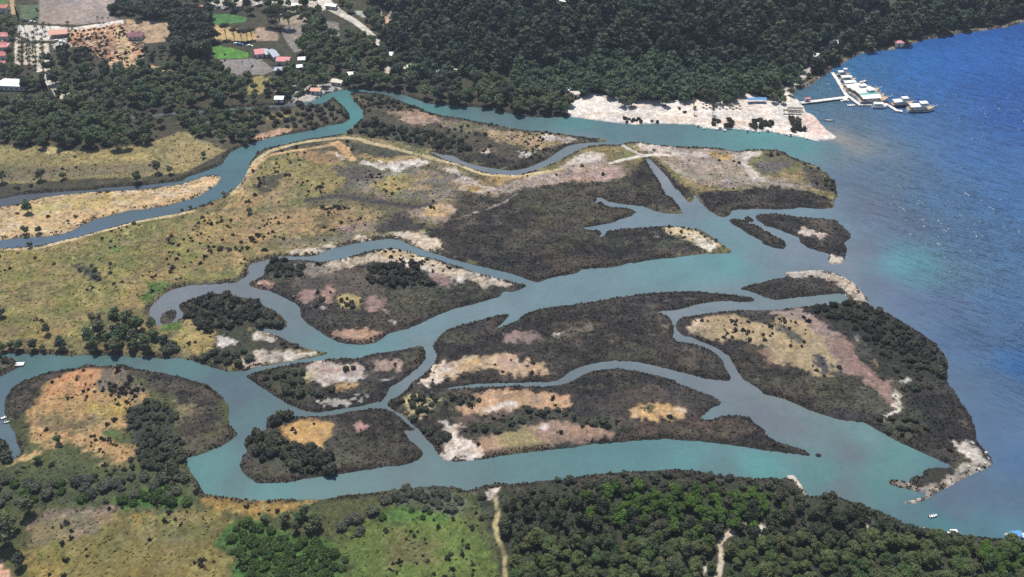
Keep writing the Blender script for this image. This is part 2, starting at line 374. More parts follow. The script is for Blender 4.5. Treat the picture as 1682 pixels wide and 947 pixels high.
patch((132, 126, 120), 'C 1180,330 1680,400 1680,520 1500,600 1250,560 1000,510 850,480 760,500 850,430 1150,375', f=2, amp=.8)
patch((104, 98, 90), 'C 720,330 900,330 1130,370 1000,430 870,440 830,520 780,520 850,430 720,350', f=1.2, amp=1.4, scrub=.4)
patch((168, 152, 98), 'C 1010,460 1180,392 1400,395 1290,480 1160,545 1050,500', f=1.2, amp=.7, scrub=.2)
patch((152, 130, 126), 'C 950,480 1060,540 1200,560 1400,420 1400,440 1260,560 1120,580 960,530', f=1.5, op=.8)
patch((216, 206, 196), 'C 880,285 1050,312 1200,305 1400,285 1440,300 1400,335 1180,375 1040,345', f=1, amp=1.0)
patch((210, 196, 184), 'C 770,235 830,240 860,275 790,275', f=1)
patch((92, 86, 84), 'C 420,612 560,566 700,543 830,528 900,545 1100,570 1300,600 1420,612 1400,630 1250,622 1080,600 880,575 700,560 560,590', f=.7, amp=.6, op=.5)
patch((78, 72, 72), None, f=.7, world=strip(W(S('T11 0,102 90,95 170,88 260,60 400,38 520,58 640,75 780,92 880,76 890,66')), [1.2, 1.2, 1.6, 3, 3, 3.6, 3.8, 3.6, 2.5, 2]))
patch((196, 180, 140), None, f=.7, amp=.4, world=strip(W(S('C 0,540 90,400 190,280 280,220 420,180 560,148 700,130 820,120 920,130 1000,158 1150,190 1300,228 1400,255 1500,280 1680,325 D 200,205 330,270 420,300 560,308 730,308 900,280 1000,260')), 3.0))
patch((200, 165, 122), None, f=.7, amp=.5, world=strip(W(S('C 150,360 200,300 300,245 500,212 680,180 760,160 820,205 850,250 900,290')), [4, 3, 2.5, 2.5, 3, 6, 6, 5, 4]))
patch((200, 162, 116), 'C -20,530 60,440 110,360 180,310 190,340 140,420 110,500 60,540', f=1.2)
# pink and pale sands of the north
patch((180, 162, 154), 'D 900,290 1040,185 1130,146 1290,148 1340,210 1465,250 1475,300 1350,345 1150,378 1000,360 800,390 640,430 500,470 360,460 520,380 700,330', f=1.5, amp=.7)
patch((192, 158, 148), 'D 1000,300 1200,260 1440,235 1470,300 1350,340 1150,370 1040,340', f=2, op=.7)
patch((214, 206, 196), 'D 960,250 1040,188 1130,150 1280,150 1310,185 1180,215 1040,240', f=1.2, amp=.9)
patch((206, 190, 178), 'D 60,230 200,250 300,320 400,368 520,385 450,440 360,462 235,432 250,372 180,292', f=1.2, amp=.8)
patch((192, 160, 110), 'D 300,310 420,340 530,300 720,312 560,385 400,360', f=1, amp=.9)
patch((196, 164, 106), None, f=.8, amp=.9, world=W([(700 + a * .2259, 220 + b * .2259) for a, b in ell(335, 412, 78, 38)]))
patch((160, 148, 140), 'D 560,400 760,335 960,310 980,330 800,370 640,420 540,450', f=1.2, op=.7)
for t, w in (('D 0,665 140,640 280,610 380,575 540,520 640,460 700,395 800,375', 1.3), ('D 540,490 600,440 680,385 800,365', 1.0), ('D 700,330 850,320 970,310', 1.0)):
    patch((196, 182, 172), None, f=.7, amp=.6, world=strip(W(S(t)), w), op=.75)
# dark rush beds of the centre and east
patch((82, 80, 68), 'D 200,420 500,470 700,400 850,390 1000,370 1340,350 1480,310 1540,270 T02 680,800 750,947 T12 815,85 838,120 470,60 600,120 345,188 780,182 1070,295 860,325 580,370 130,455 T11 1060,370 780,285 850,200 960,170 T11 900,120 1000,80', f=2.0, amp=.7, reed=.9)
patch((64, 58, 54), 'T12 0,330 100,200 250,150 340,185 430,200 540,195 780,182 700,200 850,290 1040,310 860,325 600,362 340,392 130,455 0,412 T11 1150,390 950,340 860,310 900,250 1000,220 1150,230', f=2.2, amp=.8, reed=1)
patch((64, 58, 54), 'T12 640,85 838,120 750,0 T02 680,790 620,800 580,860 560,930 T12 480,0 420,30 520,70', f=2.2, amp=.8, reed=1)
patch((70, 66, 56), 'T12 380,180 590,130 600,112 440,90 300,120 200,160', f=2, amp=.7, reed=1, op=.8)
patch((92, 88, 66), 'T12 0,60 120,80 260,200 160,230 40,180', f=3, amp=.8, op=.8, reed=.7)
patch((94, 82, 74), 'T12 60,280 300,300 260,340 60,320', f=3, op=.7, reed=.8)
patch((84, 76, 72), 'T11 700,105 845,205 700,220 555,215 640,150', f=1, amp=.7, reed=.6)
patch((150, 130, 126), 'T11 370,185 480,165 600,160 560,215 400,222', f=1.5)
patch((172, 144, 106), 'T11 -40,110 200,110 380,90 640,100 680,130 520,160 380,180 300,230 60,260 -80,330', f=2, amp=.9, scrub=.55)
patch((120, 112, 104), 'T11 60,250 250,240 400,225 560,215 400,260 200,290 100,300', f=1.5, op=.7)
patch((176, 152, 144), None, f=1.5, world=W([(420 + a * TS, 310 + b * TS) for a, b in ell(870, 125, 105, 48)]))
patch((200, 170, 122), None, f=1.2, amp=1, world=W([(420 + a * TS, 310 + b * TS) for a, b in ell(865, 120, 70, 30)]))
patch((202, 188, 168), 'T11 100,318 300,286 480,246 650,222 850,230 905,300 830,300 760,270 700,240 660,234 560,243 440,268 300,308 180,325', f=.9, amp=1)
patch((206, 184, 146), 'T12 730,190 850,185 960,240 1035,300 930,308 860,270 760,225', f=1.2, amp=1.2, scrub=.4)
patch((216, 206, 190), 'T12 850,240 960,262 1020,300 930,305', f=1, amp=1.4, noise=NFINE)
patch((150, 148, 140), 'T12 690,232 735,236 730,246 690,246', f=.6)
# east head of the central land
patch((176, 160, 152), 'T02 570,703 700,706 800,714 1000,724 1110,740 1130,790 1200,870 1273,895 1273,925 1100,920 900,905 800,850 720,782 650,742', f=1.2, amp=.6)
patch((210, 200, 190), 'T02 580,704 700,708 760,730 900,745 1140,758 1120,775 900,765 720,760 660,740', f=1.2, amp=.7, op=.8)
patch((194, 162, 104), 'T02 940,742 1000,735 1080,755 1060,782 960,776', f=.8, amp=1)
patch((208, 198, 188), 'T02 1130,745 1273,740 1270,760 1190,765 1140,790 1180,850 1273,880 1273,900 1150,870 1110,800', f=1, amp=.9)
patch((108, 104, 102), 'T02 1165,805 1230,790 1273,792 T03 0,792 160,785 155,800 100,830 0,860 T02 1240,865 1190,840', f=1, amp=.5)
patch((110, 104, 84), 'T03 0,740 100,745 200,795 170,800 0,790', f=1.2, amp=1, scrub=.4)
patch((158, 146, 138), 'T03 0,875 60,862 110,880 265,905 200,928 0,928', f=1.2, amp=.8)
patch((70, 64, 60), 'T12 890,25 1020,20 1273,0 T13 0,0 200,10 350,60 290,98 0,97 T12 1180,98 1070,103 1040,138 960,105', f=1.2, amp=.6, reed=1)
patch((98, 92, 80), 'T03 180,800 290,830 350,900 340,947 260,930 200,870', f=1.5, amp=1, reed=.6, scrub=.5)
patch((70, 66, 60), 'T02 690,785 860,920 890,960 T12 880,65 830,30 T02 800,925', f=.8, reed=1)
patch((214, 206, 196), None, f=.6, amp=.3, world=strip(W(S('T02 470,800 540,782 640,762 700,758 780,760')), 2.4))
patch((198, 192, 186), None, f=.6, amp=.3, world=strip(W(S('T02 534,706 570,730 610,748 650,765')), 2.4))
# west grassland
patch((146, 140, 84), 'T10 -300,300 200,285 520,200 800,135 1000,140 1200,200 1240,330 1150,440 850,480 720,570 740,660 600,640 480,600 400,750 0,780 -300,780', f=3, amp=.5, scrub=.12)
patch((128, 130, 80), 'T10 470,170 700,140 1000,130 1030,180 900,260 600,330 420,300', f=3, amp=1.2, op=.8, scrub=.3)
patch((130, 128, 70), 'T10 100,400 300,380 440,500 420,640 200,720 120,600', f=4, amp=1, op=.8)
patch((98, 124, 66), 'T10 520,285 600,280 610,305 540,315', f=1.5)
patch((152, 136, 86), 'T10 -300,330 180,335 100,430 -300,450', f=3, op=.8)
patch((166, 142, 100), 'T10 -300,650 0,660 150,700 60,750 -300,750', f=2.5, amp=1)
patch((74, 76, 64), 'T10 340,372 400,368 485,430 470,468 420,450 380,410', f=.9, amp=.9, scrub=1)
patch((118, 106, 80), 'T10 760,330 850,330 880,400 720,420', f=3, op=.8)
patch((92, 86, 72), 'T10 1010,262 1060,240 1130,245 1235,305 1130,332 1030,345', f=1.2, amp=1.4, scrub=1)
patch((178, 148, 106), 'T10 1030,100 1150,60 1273,30 1273,330 1200,360 1100,420 980,400 1020,300 980,200', f=4, amp=1.1, op=.75, scrub=.4)
patch((90, 118, 58), 'T10 670,545 720,470 760,455 840,460 790,505 730,565', f=1.2, amp=.8)
patch((202, 182, 142), None, f=.8, amp=.5, world=strip(W(S('T10 -100,300 30,298 190,292 280,268 400,238 480,215 560,195 640,172 720,155 800,140 870,128 950,108')), [2, 2, 2.5, 3, 2.5, 2, 2, 2, 2.5, 3, 3, 2]))
# west peninsula
patch((68, 72, 56), 'T10 870,560 930,540 1000,515 1150,520 1273,565 T11 140,660 60,684 0,672 0,660 T10 1190,680 1273,700 T11 200,760 100,800 T10 1273,870 1050,870 930,830 900,700', f=1.2, scrub=.6)
patch((182, 160, 100), 'T10 790,700 910,640 1040,690 1010,720 1060,790 960,815 870,812', f=1.2, amp=.9, scrub=.2)
patch((96, 128, 58), 'T10 772,668 900,640 892,690 782,712', f=1, amp=.6)
patch((224, 214, 206), 'T10 1028,732 1100,712 1172,745 1100,778 1050,768', f=.8, amp=.4)
patch((206, 194, 180), 'T11 0,792 120,795 340,795 370,798 280,815 200,830 100,848 0,862 T10 1150,878 1160,850 1230,790', f=.8, amp=.8)
patch((210, 198, 186), 'T11 0,690 60,702 140,742 90,752 -20,735', f=.8, amp=.7)
patch((66, 64, 58), 'T11 140,735 200,758 270,784 200,795 60,790 20,760', f=.8, amp=.6)

# --- the islands
patch((104, 94, 86), 'T11 220,390 500,400 640,420 660,520 520,540 250,540 180,470', f=2, reed=.5)
patch((204, 188, 166), 'T11 130,395 200,380 310,370 480,338 600,305 700,300 800,338 1000,386 1260,462 1265,485 1180,492 1100,472 1000,458 900,442 800,402 720,370 600,360 540,365 450,398 380,402 330,380', f=1.1, amp=.8, scrub=.25)
patch((222, 212, 200), 'T11 620,345 800,350 900,430 1060,455 1000,470 880,440 780,400 700,362', f=1.2, amp=1.2, noise=NFINE, reed=None)
patch((186, 168, 122), 'T11 580,318 700,305 800,340 790,352 640,338', f=1.2, op=.7)
patch((152, 128, 120), 'T11 780,410 900,425 1000,460 970,480 890,492 860,450', f=1.5)
patch((164, 134, 126), 'T11 200,500 290,480 270,560 205,565', f=1.2, amp=.8)
patch((168, 138, 128), 'T11 325,490 385,488 372,560 318,562', f=1.2, amp=.8)
patch((154, 130, 124), 'T11 525,540 650,528 665,550 630,590 530,592', f=1.2)
patch((172, 158, 110), 'T11 398,528 520,522 530,570 430,585', f=1, amp=1.2, scrub=.8)
patch((150, 138, 124), 'T11 180,370 330,365 400,400 240,440', f=1.5, amp=1.2, noise=NFINE, scrub=.4)
patch((186, 154, 132), 'T11 330,705 480,690 600,692 605,728 545,752 430,745', f=1, amp=.7, scrub=.3)
patch((194, 152, 132), 'T11 -20,455 20,448 95,462 60,490 0,482', f=.8)
patch((180, 166, 156), None, f=.6, amp=1.2, world=strip(W(S('T11 625,592 650,630 685,672 705,688')), 1.4))
patch((160, 150, 142), None, f=.6, amp=1.2, world=strip(W(S('T11 170,525 200,545 230,555 360,590')), 1.4))
patch((206, 188, 174), 'H 430,140 520,120 690,135 770,155 750,200 780,235 700,232 560,262 470,250 395,210', f=1, amp=.7)
patch((184, 152, 140), 'H 430,130 690,135 620,200 480,190', f=1.5, op=.7)
patch((224, 214, 204), 'H 460,240 560,235 740,180 775,232 690,235 560,262', f=1, amp=.8)
patch((192, 156, 108), 'H 560,268 740,232 740,280 580,312', f=.8, amp=.9)
patch((190, 180, 110), 'H 390,190 440,150 460,240 430,275 390,240', f=1, op=.6)
patch((176, 156, 146), 'H 800,112 990,108 950,165 870,182', f=1.5, amp=1.2)
patch((218, 210, 200), None, f=.6, amp=.9, world=strip(W(S('H 855,222 950,220')), 1.6))
patch((170, 164, 154), None, f=.7, amp=2.0, noise=NFINE, world=strip(W(S('H 520,372 660,352 800,312')), 4.5))
patch((70, 74, 58), 'H 150,190 400,150 430,280 560,295 450,345 250,330', f=1.5, scrub=.5)
patch((78, 75, 60), 'H 560,440 750,395 880,385 980,470 1090,640 900,720 600,760 540,700 620,560', f=2, reed=.9)
patch((200, 160, 104), 'H 235,522 430,455 520,470 600,458 595,545 540,600 510,652 460,600 320,595 360,555', f=.9, amp=.7)
patch((176, 140, 132), 'H 680,495 740,470 780,500 740,530 700,525', f=.9, amp=1.2)
patch((70, 74, 60), 'H 60,560 200,520 330,600 480,620 560,660 570,770 400,790 150,720', f=1.5, scrub=.4, reed=.3)
patch((128, 122, 100), 'H 850,480 900,520 930,600 880,560', f=1.2, op=.6, reed=.7)
# middle island
patch((198, 172, 140), 'H 1180,150 1300,108 1450,80 1600,88 1700,120 T12 60,850 200,885 215,905 180,920 80,915 T11 1273,930 1200,900 1100,880 960,930 880,930 830,940', f=1.3, amp=1.0, reed=0, scrub=.15)
patch((214, 202, 190), 'H 1080,240 1190,160 1290,130 1300,180 1180,240 1100,275', f=1, amp=1.3, noise=NFINE)
patch((204, 168, 104), 'H 1290,150 1400,90 1440,110 1350,165', f=1, op=.7)
patch((168, 142, 132), 'T11 1150,820 1273,840 T12 100,880 200,895 100,905 T11 1180,880', f=2, op=.8)
patch((152, 132, 128), 'T12 -60,720 60,690 180,712 190,752 60,764 -60,750', f=1.6, amp=.7)
patch((220, 210, 196), 'T12 170,712 280,690 385,668 412,682 380,696 260,720', f=.8, amp=.5)
patch((124, 116, 106), 'T12 810,770 900,768 955,800 880,812', f=1.5, reed=.5)
patch((206, 190, 160), 'T12 740,662 775,668 770,680 745,676', f=.6)
patch((62, 56, 52), 'T12 300,590 700,540 1000,530 760,640 780,740 950,800 1030,900 600,820 300,850 200,780', f=3, reed=1, op=.6)
# south middle island
patch((82, 70, 62), 'T22 0,40 200,30 400,60 700,50 900,120 560,180 300,120', f=2, op=.5)
patch((196, 160, 128), 'T21 850,165 950,140 1050,70 1150,48 1273,44 T22 120,55 240,72 292,100 285,132 60,137 T21 1273,150 1100,162 1000,164', f=1.1, amp=.7, reed=0, scrub=.1)
patch((222, 212, 202), 'T21 1000,158 1100,135 1190,118 1273,105 T22 40,125 20,138 T21 1150,150', f=.8, amp=1)
patch((74, 76, 60), 'T21 640,110 760,60 900,60 1100,78 1070,128 960,130 860,150 790,170', f=1.2, amp=.9, scrub=.7, reed=.4)
patch((186, 172, 128), 'T21 700,110 840,80 880,120 800,160 740,150', f=1, amp=2.2, noise=NFINE, op=.8)
patch((112, 96, 86), 'T21 870,165 1273,152 1273,195 1000,215', f=1.5, reed=.3)
patch((218, 208, 200), 'T21 885,190 960,205 1040,212 990,240 955,270 990,290 1090,320 1120,360 1070,380 940,384 900,365 915,300 930,250', f=.9, amp=.9)
patch((158, 132, 114), 'T21 1040,268 1180,262 1273,245 T22 60,210 200,205 330,220 500,250 525,270 360,300 200,322 0,345 T21 1100,372 1110,310', f=1.2, amp=.7)
patch((148, 142, 98), 'T21 1150,262 1273,232 T22 60,210 120,240 80,300 200,312 320,290 180,330 0,346 T21 1200,290', f=1.2, amp=1.1, op=.8)
patch((216, 200, 194), 'T22 110,215 190,222 200,245 160,250', f=.8, amp=1)
patch((72, 72, 60), 'T21 950,230 1100,200 1200,180 T22 0,160 200,140 360,160 500,190 560,230 450,232 300,205 130,195 0,230 T21 1150,262 1040,262', f=1.3, amp=.8, scrub=.8, reed=.5)
patch((84, 72, 64), 'T22 540,230 800,200 1120,180 1240,260 1050,300 600,285', f=2, reed=.9)
patch((204, 170, 122), None, f=.9, amp=.6, reed=0, world=W([(840 + a * TS, 627 + b * TS) for a, b in ell(712, 156, 145, 38)]))
patch((212, 194, 170), 'T22 780,150 850,138 860,148 800,165', f=.8)
patch((96, 96, 66), None, f=.8, amp=1, scrub=1, world=W([(840 + a * TS, 627 + b * TS) for a, b in ell(670, 150, 42, 14)]))
patch((160, 152, 142), 'T23 95,312 210,345 180,352 100,330', f=.8, amp=1)
patch((156, 150, 142), 'T22 440,205 490,210 490,228 460,222', f=.7)
# east island
patch((172, 154, 122), 'T12 845,685 920,638 1000,615 1100,620 1190,655 1273,690 T13 60,620 180,640 260,690 350,800 370,890 280,935 180,870 60,855 0,800 T12 1240,800 1150,750 1000,742 900,722', f=1.1, amp=.8, reed=0, scrub=.35)
patch((206, 184, 158), 'T12 845,690 920,640 960,660 900,720', f=1, amp=1)
patch((150, 120, 104), 'T12 1150,760 1273,790 T13 60,850 0,860 T12 1230,830', f=1.2, op=.7)
patch((74, 72, 74), 'T13 228,808 285,810 345,900 305,915 255,860', f=.9, amp=.5)
patch((92, 92, 84), 'T13 40,665 130,680 205,735 185,762 100,722', f=.9, amp=.7, scrub=.5)
patch((156, 138, 130), 'T13 -20,598 190,586 260,648 365,690 430,765 440,830 420,900 350,830 300,740 200,660 60,620', f=1, amp=.5, reed=0)
patch((150, 124, 114), 'T13 330,720 380,705 430,765 450,830 560,915 645,947 T23 620,50 650,110 632,140 560,62 480,-10 T13 400,900 350,850', f=1, amp=.5, reed=0)
patch((216, 206, 188), 'T23 630,30 680,90 660,150 600,188 565,182 640,140 655,100', f=.7, amp=.9, reed=0)
patch((200, 172, 130), 'T13 530,830 570,815 590,880 620,925 580,900', f=.8, amp=1, reed=0)
patch((210, 202, 190), 'T13 455,700 480,705 480,770 465,770', f=.6, amp=1.2, noise=NFINE)
patch((200, 190, 176), 'E 610,610 665,610 660,665 610,655', f=.7, amp=1.2, noise=NFINE)
patch((54, 56, 48), 'T13 210,590 300,560 430,548 540,580 720,670 880,795 905,947 T23 650,-20 560,0 T13 560,850 440,700', f=1.5, scrub=.7, reed=.3)
patch((60, 56, 50), 'T23 680,20 920,20 1030,240 950,370 700,290 600,210 690,150', f=1.5, reed=.9, scrub=.4)
patch((176, 164, 150), 'T23 600,480 660,478 740,505 840,505 960,430 1040,395 1000,350 1060,315 1130,400 1060,445 960,490 860,545 780,590 680,600 660,575 790,545 720,525 640,512', f=.8, amp=.7, reed=0)
patch((60, 58, 50), 'T23 785,430 910,418 920,440 880,480 820,500 765,490 770,465', f=.8, amp=.5)
patch((202, 194, 184), 'T23 900,320 1030,290 1100,360 1060,400 960,350', f=.7, amp=2.4, noise=NFINE, op=.9)
patch((192, 182, 170), 'T13 112,402 200,394 290,392 360,410 455,460 530,565 480,550 430,540 400,500 375,478 330,455 290,440 200,436 115,432', f=.8, amp=.5, reed=0)
patch((210, 200, 186), 'T13 380,480 430,480 480,540 440,545 400,515', f=.6, amp=1.4, noise=NFINE)
patch((206, 188, 176), 'T13 160,212 200,194 310,218 300,240 210,238', f=.8, amp=.5, reed=0)
patch((206, 196, 184), 'T13 322,322 400,322 392,368 340,372', f=.7, amp=.8, reed=0)
patch((112, 106, 88), 'T13 100,135 360,150 385,185 200,165', f=1.2, op=.7, reed=.6)
# --- south bank
patch((190, 152, 106), 'G 150,440 240,330 330,220 480,150 720,108 860,105 830,200 1010,260 1000,345 910,390 905,480 860,560 720,520 720,620 1000,640 860,780 700,750 600,680 480,650 300,690 240,700 200,560', f=1.3, amp=.9, scrub=.6)
patch((196, 148, 108), 'G 330,220 480,150 720,115 700,240 560,280 400,300 260,380', f=1.5, amp=.7, scrub=.2)
patch((172, 146, 78), 'G 560,340 880,330 905,470 720,470 560,430', f=1.5, amp=.8, op=.8, scrub=.25)
patch((110, 104, 80), 'G 230,440 500,440 700,470 600,540 300,530', f=1.5, amp=1.6, noise=NFINE, op=.8, scrub=.8)
patch((120, 110, 96), 'G 720,130 860,120 1010,250 960,320 740,290 660,230', f=1.2, amp=1.6, noise=NFINE, scrub=.9)
patch((88, 104, 58), 'G 690,500 840,540 830,620 740,630', f=1, amp=.8)
patch((66, 62, 55), 'G 30,330 120,220 350,120 520,95 330,200 220,330 150,440 90,470', f=1.2, reed=1)
patch((74, 68, 60), 'G 1010,110 1230,150 1500,260 1570,400 1500,580 1300,600 1220,500 1200,330 1030,260', f=1.5, reed=1)
patch((136, 124, 92), 'G 1195,330 1290,400 1295,460 1220,530 1190,430', f=1.2, amp=1.4, noise=NFINE, scrub=.3)
patch((98, 96, 78), 'G 1250,600 1450,600 1620,510 1640,560 1400,690 1270,710', f=1, reed=.6)
patch((64, 66, 54), 'G 870,400 1000,330 1200,400 1200,520 1250,700 1000,760 880,560', f=1.5, amp=.7, scrub=.7)
patch((80, 90, 56), 'T20 -300,420 900,430 990,530 860,640 600,640 470,600 200,610 -300,640', f=1.5, amp=.7, scrub=.4, reed=.4)
patch((78, 120, 50), 'T20 520,570 700,530 870,530 890,600 620,620', f=1.2, amp=.7, scrub=.3)
patch((190, 158, 110), 'T20 20,430 90,370 180,340 200,365 120,395 60,425', f=.8, amp=.8)
patch((128, 114, 104), 'T20 115,690 240,620 480,603 565,640 540,690 400,760 250,800 130,805', f=1.5, amp=.7, scrub=.12)
patch((138, 124, 70), 'T20 130,800 280,795 430,750 560,660 860,655 960,605 1100,640 1160,700 1020,800 1140,825 1110,960 1110,1100 100,1100', f=2, amp=.6, scrub=.12)
patch((176, 146, 84), 'T20 560,670 820,665 780,700 560,705', f=1.2, amp=1, op=.7)
patch((160, 138, 84), 'T20 120,800 260,800 200,900 120,860', f=2, op=.7)
patch((76, 112, 50), 'T20 1070,745 1150,690 1273,670 T21 0,690 200,760 380,790 440,880 400,1100 T20 1110,1100 1140,825 1020,802', f=1.5, amp=.8, scrub=.2)
patch((166, 134, 76), 'T20 985,555 1060,556 1273,575 T21 0,580 130,580 300,585 320,605 120,640 0,655 T20 1100,640 960,600', f=1, amp=.7, scrub=.25)
patch((104, 122, 58), 'T21 400,770 560,700 900,660 1080,720 1160,947 1160,1100 440,1100', f=2, amp=.8, scrub=.15)
patch((120, 98, 76), 'T21 560,800 700,760 900,800 840,900 640,900', f=3, amp=1, op=.5)
patch((92, 128, 58), 'T21 560,650 700,620 830,625 960,680 900,705 700,695', f=1.4, amp=.8)
patch((100, 106, 88), 'T21 600,555 900,495 1020,600 990,660 900,640 700,600', f=1.6, amp=.9, op=.8)
patch((208, 166, 142), 'T20 -200,870 30,890 75,960 75,1100 -200,1100', f=1, amp=.5)
patch((64, 68, 50), 'T21 1040,520 1180,480 T22 120,480 640,428 900,430 1273,470 T23 330,550 650,665 1000,745 1273,770 1500,790 1500,1500 T21 1160,1500 1180,800', f=2, amp=.5, reed=0)
patch((74, 68, 60), 'T22 0,500 250,475 640,434 900,434 1100,466 1273,474 T23 215,560 100,560 0,520 T22 1100,500 700,480 400,510 60,530', f=1, reed=1)
patch((206, 194, 180), 'T21 1050,540 1120,530 1180,530 1175,560 1160,585 1090,560', f=.7, amp=1.8, noise=NFINE)
for dx in (-5, 5):
    patch((206, 190, 138), None, f=.7, amp=.5, world=strip(W([(x + dx * .36, y) for x, y in S('T21 1150,555 1172,590 1178,640 1165,700 1172,750 1195,800 1212,850 1215,900 1210,960 1205,1100')]), .95))
patch((216, 200, 172), None, f=.7, amp=.4, world=strip(W(S('T22 1000,1100 1003,947 1020,880 1020,825 1008,795 1045,755 1088,728')), [2.8, 2.6, 2.0, 1.6, 1.8, 2.2, 2.6]))
patch((224, 216, 204), 'T22 905,920 925,880 950,885 950,925 950,955 900,955', f=.6, amp=.8)
patch((214, 204, 190), 'T22 925,750 960,745 955,780 935,775', f=.6, amp=.9)
patch((206, 200, 190), 'T22 1140,700 1165,695 1240,705 1230,720 1140,722', f=.6, amp=1.6, noise=NFINE)
patch((206, 196, 184), 'T23 110,455 150,448 190,500 222,560 205,558 150,480 115,470', f=.6, amp=.4)
patch((206, 196, 184), 'T23 455,680 520,665 530,690 470,705', f=.6, amp=1.5, noise=NFINE)
# coast road on the hill
for t in ('F 1290,152 1305,138 1322,120 1345,100 1365,78 1380,62 1395,52 1412,44 1428,28 1445,12 1470,-6',):
    hw = np.array([on_hill(a, b)[:2] for a, b in S(t)])
    COAST_ROAD = hw
    patch((206, 198, 186), None, f=.6, amp=.3, world=strip(hw, 5.5))
COAST = W(S('T03 150,465 165,440 215,425 255,400 290,375 330,350 345,330 390,310 430,285 480,260 560,248 640,240 720,215 780,195 860,180 960,162 1060,150 1130,140 1200,130 1273,105 1400,70'))
patch((168, 156, 138), None, f=.7, amp=.5, world=strip(COAST, 6.0))
VROAD = W(S('F 520,-30 535,8 562,24 585,38 603,52 617,66 626,78'))
patch((214, 206, 192), None, f=.6, amp=.2, world=strip(VROAD, [5, 11, 7, 5.5, 5, 4.5, 4]))
# ground cover never ends along a drawn line: its edges wander
wx = (vnoise(6.0, 61) - .5) * 2.2 + (vnoise(2.2, 62) - .5) * 2.2 + (vnoise(1.2, 65) - .5) * 1.6
wy = (vnoise(6.0, 63) - .5) * 2.8 + (vnoise(2.2, 64) - .5) * 3.0 + (vnoise(1.2, 66) - .5) * 2.2
soft = np.where(IDN >= 10, 1.0, np.where(IDN == 2, 1.0, .28))
JJ, II = np.meshgrid(np.arange(NY), np.arange(NX), indexing='ij')
ji = np.clip((JJ + wy * soft / GS).astype(int), 0, NY - 1); ii_ = np.clip((II + wx * soft / GS).astype(int), 0, NX - 1)
okw = (IDN[ji, ii_] == IDN)
for A_ in (C, SCRUB, REED):
    B_ = A_[ji, ii_]
    A_[okw] = B_[okw]
# tidal ground: wetter, drier and greener runs drawn out along the flow
tide = sstep(.25, .9, REED)
for cell_, sd_, cc_, th_, am_ in ((26, 91, (46, 45, 44), .44, .9), (20, 92, (92, 84, 74), .56, .7), (17, 93, (84, 86, 66), .58, .65), (7, 94, (104, 94, 84), .64, .55), (5, 95, (42, 41, 40), .58, .7), (3, 96, (112, 106, 90), .70, .5)):
    q_ = sstep(th_, th_ + .18, .65 * vnoise(cell_ * .6, sd_, aspect=2.2) + .35 * vnoise(cell_ * .22, sd_ + 30, aspect=1.5)) * tide * am_
    C += (alb(cc_).astype(np.float32) - C) * q_[..., None]
Cb = np.stack([blur(C[..., k_], 1, 1) for k_ in range(3)], -1)
C += (Cb - C) * (LAND & (INL > .9))[..., None] * .35
# bare spots in the scrub and dark litter on the sand
lum = C.mean(2) * (.8 / ALB)
sandy = sstep(.22, .34, lum) * (IDN != 40) * (IDN >= 10)
for sc_, sd_, cc_, th_, am_ in ((3.4, 81, (216, 208, 198), .60, .55), (2.6, 82, (150, 134, 124), .58, .55), (5.5, 83, (176, 150, 116), .60, .5), (1.6, 84, (128, 120, 92), .66, .6)):
    q_ = sstep(th_, th_ + .14, .6 * vnoise(sc_, sd_, aspect=1.7) + .4 * vnoise(sc_ * .45, sd_ + 20)) * sandy * am_ * (.35 + .65 * vnoise(22, sd_ + 40))
    C += (alb(cc_).astype(np.float32) - C) * q_[..., None]
spk = sstep(.60, .74, .55 * N1 + .45 * vnoise(2.4, 67)) * sandy * (.25 + .75 * vnoise(14, 68))
C += (alb((112, 100, 82)).astype(np.float32) - C) * (spk * .75)[..., None]
straw = ((IDN == 10) | (IDN == 2)) * sstep(.10, .16, lum) * (1 - sstep(.26, .34, lum))
sp1 = sstep(.58, .74, .5 * N1 + .5 * vnoise(2.6, 69)) * straw * (.3 + .7 * vnoise(16, 70))
sp2 = sstep(.60, .76, .5 * vnoise(1.3, 71) + .5 * vnoise(3.0, 72)) * straw * (.2 + .8 * vnoise(20, 73))
C += (alb((98, 100, 66)).astype(np.float32) - C) * (sp1 * .85)[..., None]
C += (alb((184, 166, 116)).astype(np.float32) - C) * (sp2 * .85)[..., None]
for cc_, cell_, sd_, th_, am_ in (((84, 86, 66), 7, 131, .60, .6), ((172, 146, 108), 9, 132, .56, .55), ((110, 122, 70), 11, 133, .56, .5), ((128, 112, 92), 5, 134, .62, .55)):
    q_ = sstep(th_, th_ + .14, .5 * vnoise(cell_, sd_, aspect=1.6) + .3 * vnoise(cell_ * .4, sd_ + 9) + .2 * vnoise(cell_ * .17, sd_ + 17)) * straw * am_ * ((IDN == 10) | (YY < 235))
    C += (alb(cc_).astype(np.float32) - C) * q_[..., None]
late, LATE = LATE, None
for c_, f_, a_, o_, w_, n_ in late:
    patch(c_, None, f=f_, amp=a_, op=o_, world=w_, noise=n_, scrub=0.0)
# the floor of the woods on the hill
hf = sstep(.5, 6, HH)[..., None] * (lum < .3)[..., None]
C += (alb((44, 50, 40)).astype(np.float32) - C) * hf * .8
# shore rims: rush and reed shade painted dark into the waterside ground, pale sand skipped
EDGEROW = sstep(0.98, 0.72, INL) * (FLD > .3)
lum = C.mean(2) * (.8 / ALB)
rim = np.where((lum < .30), EDGEROW, 0) * (.55 + .9 * N3)
rim = np.clip(rim * sstep(.3, .62, N7 * .6 + N3 * .4), 0, .7)
C += (alb((66, 60, 54)).astype(np.float32) - C) * rim[..., None]
